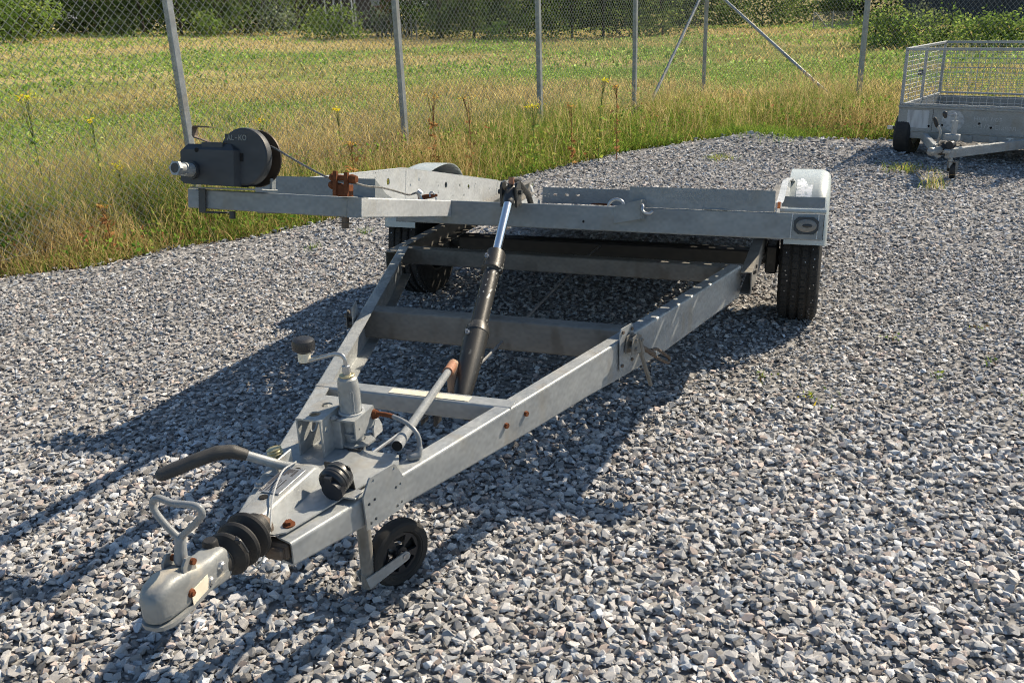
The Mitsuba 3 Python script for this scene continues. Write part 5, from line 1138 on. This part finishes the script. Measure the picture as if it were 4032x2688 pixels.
HG, RG = 'hedgerow trees along the far side of the meadow', 'round bushes at the far right edge of the meadow'
hedge = [(-52, 60, 7, 7, 'dark'), (-49.2, 57, 5.5, 6.0, 'mid'), (-46.8, 58, 4.5, 6.2, 'dark'), (-44.9, 61, 6.0, 7.5, 'dark'), (-42.6, 60, 5.5, 7.0, 'dark'), (-40.2, 58, 5.0, 6.5, 'dark'), (-38.2, 57, 5.0, 6.5, 'mid'), (-36.0, 56, 5.0, 5.8, 'mid'), (-34.4, 57, 4.0, 5.2, 'mid'),
         (-31.6, 60, 3.2, 5.6, 'mid'), (-25.2, 54, 4.0, 6.0, 'dark'), (-23.3, 52, 4.5, 6.5, 'dark'), (-21.3, 50, 4.5, 6.0, 'dark'), (-19.2, 49, 4.2, 6.0, 'mid'), (-17.4, 48, 4.2, 6.2, 'mid'), (-15.4, 47, 4.2, 5.6, 'mid'), (-13.5, 46, 3.8, 5.4, 'dark'), (-11.7, 46, 3.8, 5.2, 'mid'), (-10.0, 47, 3.4, 4.6, 'mid')]
where = ['first of the hedgerow, beyond the left edge', 'left of the fence posts, mid green', 'dark and narrow at the far left', 'tall and dark left of the first fence post', 'dark, behind the first fence post', 'dark, just right of the first fence post', 'mid green between the first two posts', 'leafy, in front of the grey house gable', 'rounded, beside the grey shrub',
         'slim, left of the pergola posts', 'dark, behind the second fence post', 'dark, right of the second fence post', 'dark, between the second and third posts', 'behind the third fence post', 'right of the third fence post', 'midway between third and fourth posts', 'dark, left of the fourth post', 'right of the fourth post', 'last of the hedgerow, at the left brace']
for (az, di, w, h, tn), wh in zip(hedge, where):
    tree('hedgerow_tree', az, di, w, h, tn, f'hedgerow tree, {wh}', 'tree', group=HG)
for i in range(26):     # the shaded wood that closes the gaps behind the hedgerow
    az = -54 + i * 1.78
    if not -31 < az < -25.5:
        tree('backing_tree', az, 66 + 3 * (i % 3), 5.5, 7.5 + (i % 2), 'dark', 'dark tree standing in the second row behind the hedgerow', 'tree', group='second row of trees behind the hedgerow', n=4200)
for az, di, w, h, tn, lb in ((-46.2, 52, 3.6, 2.7, 'light', 'light green bush at the far left edge of the meadow'), (-41.4, 56, 1.8, 1.1, 'mid', 'small mid green bush before the dark hedge trees'), (-33.1, 55, 2.2, 2.1, 'grey', 'grey green shrub beside the house gable'), (-30.5, 52, 1.9, 1.9, 'light', 'rounded light bush under the pergola'), (-29.1, 51, 2.1, 2.3, 'light', 'bright yellow green bush left of the white pole'),
                           (-26.6, 53, 2.2, 1.9, 'grey', 'grey green bush in front of the brown shed'), (-36.6, 54, 2.2, 1.3, 'light', 'low light bush at the foot of the hedgerow'), (-20.3, 47, 1.6, 1.0, 'light', 'low dry bush at the foot of the dark trees')):
    tree('field_bush', az, di, w, h, tn, lb, 'bush', shape=0.7)
for az, di, w, h, tn, lb in ((-7.8, 60, 5.0, 3.6, 'dark', 'round dark bush right of the corner post'), (-6.0, 66, 3.6, 3.0, 'dark', 'dark bush left of the sky gap'), (-4.3, 56, 4.2, 2.45, 'mid', 'wide mid green bush between the two sky gaps'), (-2.6, 62, 2.4, 2.1, 'mid', 'small bush right of the wide one'), (-0.6, 64, 3.6, 3.2, 'mid', 'grey green tree above the small far fence'), (1.2, 60, 3.6, 3.6, 'dark', 'dark tree behind the single fence post at right'), (2.6, 62, 4.0, 4.0, 'dark', 'dark tree beside the black barn')):
    tree('distant_bush', az, di, w, h, tn, lb, 'bush', group=RG)
for az, di, w, h, tn, lb in ((1.9, 33, 1.7, 1.75, 'light', 'tall light willow bush left of the black barn'), (3.0, 32, 1.4, 1.30, 'light', 'light willow bush beside the tall one'), (4.2, 33, 1.7, 1.45, 'grey', 'greyish willow bush in front of the black barn'), (5.6, 32, 1.5, 1.35, 'light', 'pointed willow bush in front of the barn wall'), (7.0, 31, 1.6, 1.0, 'light', 'low willow bush above the cage trailer'), (8.3, 31, 1.7, 1.0, 'light', 'low willow bush near the right edge'), (9.8, 31, 1.8, 1.1, 'light', 'willow bush beyond the right edge of the cage')):
    tree('willow_bush', az, di, w, h, tn, lb, 'bush', shape=0.8, leaf=0.085)

# black barn
x, y, z = place(8.5, 56)
bm = frame(A(x, y, z), A(math.cos(math.radians(8.5)), -math.sin(math.radians(8.5)), 0), A(math.sin(math.radians(8.5)), math.cos(math.radians(8.5)), 0), A(0, 0, 1))
mat('barn_sheet', (0.030, 0.034, 0.040), rough=0.6)
mat('barn_trim', (0.055, 0.06, 0.066), rough=0.5)
bn = thing('dark_barn', 'large black metal clad barn behind the willow bushes at right', 'barn')
obj('wall', xf(cat_mesh([cbox((-5.2, 0, -0.5), (7, 8, 5.2), 0.02)]), bm), 'barn_sheet', bn)
for i in range(30):
    obj('panel', xf(cbox((-5.18 + 0.405 * i, -0.03, -0.4), (-5.18 + 0.405 * i + 0.385, -0.002, 5.1), 0.012), bm), 'barn_sheet', bn)
obj('downpipe', xf(cyl((-0.2, -0.07, 0), (-0.2, -0.07, 5.1), 0.045, 10), bm), 'barn_trim', bn, smooth=40)
obj('roof', xf(loft([[(-5.5, -0.4, 5.21), (7.3, -0.4, 5.21), (7.3, -0.4, 5.35), (-5.5, -0.4, 5.35)], [(-5.5, 4, 6.6), (7.3, 4, 6.6), (7.3, 4, 6.75), (-5.5, 4, 6.75)], [(-5.5, 8.4, 5.21), (7.3, 8.4, 5.21), (7.3, 8.4, 5.35), (-5.5, 8.4, 5.35)]]), bm), 'barn_trim', bn)
# small far fence
x, y, z = place(-0.4, 50)
ff = thing('far_mesh_fence', 'small grey mesh fence with a diagonal brace at the far edge of the meadow', 'fence')
for i in range(3):
    obj('post', cyl((x - 0.9 + 0.9 * i, y, z - 0.1), (x - 0.9 + 0.9 * i, y, z + 0.85), 0.03, 8), 'galvanised', ff)
obj('brace', cyl((x - 0.85, y - 0.05, z + 0.8), (x - 0.15, y - 0.05, z), 0.025, 8), 'galvanised', ff)
obj('wire_mesh', chain_link(A(x - 0.9, y, z), A(x + 0.9, y, z), 0.0, 0.82, 0.09, 0.006), 'fence_wire', ff, kind='stuff')
# house with pergola, shed and pole behind the bushes at left
mat('roof_dark', (0.045, 0.045, 0.05), rough=0.8); mat('house_wall', (0.085, 0.075, 0.07), rough=0.8); mat('white_paint', (0.62, 0.63, 0.62), rough=0.6); mat('shed_wood', lambda p, n, uv: mix((0.16, 0.085, 0.045), (0.10, 0.055, 0.03), noise(p.x * 8, p.y * 8, p.z * 1)), rough=0.8); mat('dim_glass', (0.22, 0.25, 0.28), rough=0.15)
x, y, z = place(-30.0, 64); za = math.radians(-30)
hm = frame(A(x, y, z), A(math.cos(za), -math.sin(za), 0), A(math.sin(za), math.cos(za), 0), A(0, 0, 1))
ho = thing('garden_house', 'low dark house with a white posted veranda behind the bushes', 'house')
obj('wall', xf(cbox((-4.4, 0, -0.3), (3.2, 4, 2.6), 0.02), hm), 'house_wall', ho)
obj('roof', xf(loft([[(-4.8, -0.9, 2.45), (3.6, -0.9, 2.45), (3.6, -0.9, 2.6), (-4.8, -0.9, 2.6)], [(-4.8, 2, 4.0), (3.6, 2, 4.0), (3.6, 2, 4.15), (-4.8, 2, 4.15)], [(-4.8, 4.6, 2.45), (3.6, 4.6, 2.45), (3.6, 4.6, 2.6), (-4.8, 4.6, 2.6)]]), hm), 'roof_dark', ho)
obj('fascia', xf(cbox((-0.9, -0.95, 2.30), (3.5, -0.91, 2.44), 0.004), hm), 'white_paint', ho)
for px in (0.0, 0.55, 1.05, 1.9):
    obj('veranda_post', xf(cbox((px - 0.05, -0.9, 0), (px + 0.05, -0.8, 2.3), 0.004), hm), 'white_paint', ho)
obj('gable_board', xf(loft([[(-3.3, -0.95, 2.62), (-3.3, -0.95, 2.84), (-3.3, -0.92, 2.84), (-3.3, -0.92, 2.62)], [(-2.5, -0.95, 2.3), (-2.5, -0.95, 2.5), (-2.5, -0.92, 2.5), (-2.5, -0.92, 2.3)]]), hm), 'white_paint', ho)
obj('window', xf(cbox((-2.9, -0.02, 1.2), (-2.2, 0.0, 2.0), 0.004), hm), 'dim_glass', ho)
x, y, z = place(-26.6, 58); za = math.radians(-26.6)
hm = frame(A(x, y, z), A(math.cos(za), -math.sin(za), 0), A(math.sin(za), math.cos(za), 0), A(0, 0, 1))
sh = thing('garden_shed', 'small brown wooden shed with a pale window beside the white pole', 'shed')
for i in range(9):
    obj('board', xf(cbox((-0.75 + i * 0.168, 0, 0), (-0.75 + i * 0.168 + 0.155, 0.05, 2.35), 0.006), hm), 'shed_wood', sh)
obj('wall', xf(cbox((-0.75, 0.06, 0), (0.75, 2.0, 2.3), 0.01), hm), 'roof_dark', sh)
obj('window', xf(cbox((-0.72, -0.03, 1.55), (-0.2, -0.005, 2.15), 0.004), hm), 'dim_glass', sh)
obj('roof', xf(cbox((-0.95, -0.3, 2.36), (0.95, 2.2, 2.46), 0.01), hm), 'roof_dark', sh)
x, y, z = place(-28.45, 55)
obj('white_pole', cyl((x, y, z - 0.2), (x, y, z + 7), 0.045, 12, 0.03), 'white_paint', None, smooth=50, label='slim white flagpole between the bushes beyond the meadow', cat='pole')
x, y, z = place(-25.6, 52)
wp = thing('picket_fence', 'short row of weathered pale wooden stakes left of the dark trees', 'fence')
rg = random.Random(3)
for i in range(9):
    obj('stake', cbox((x - 1.6 + i * 0.30, y, z), (x - 1.6 + i * 0.30 + 0.08, y + 0.04, z + rg.uniform(0.8, 1.3)), 0.004), 'galvanised_dirty', wp)
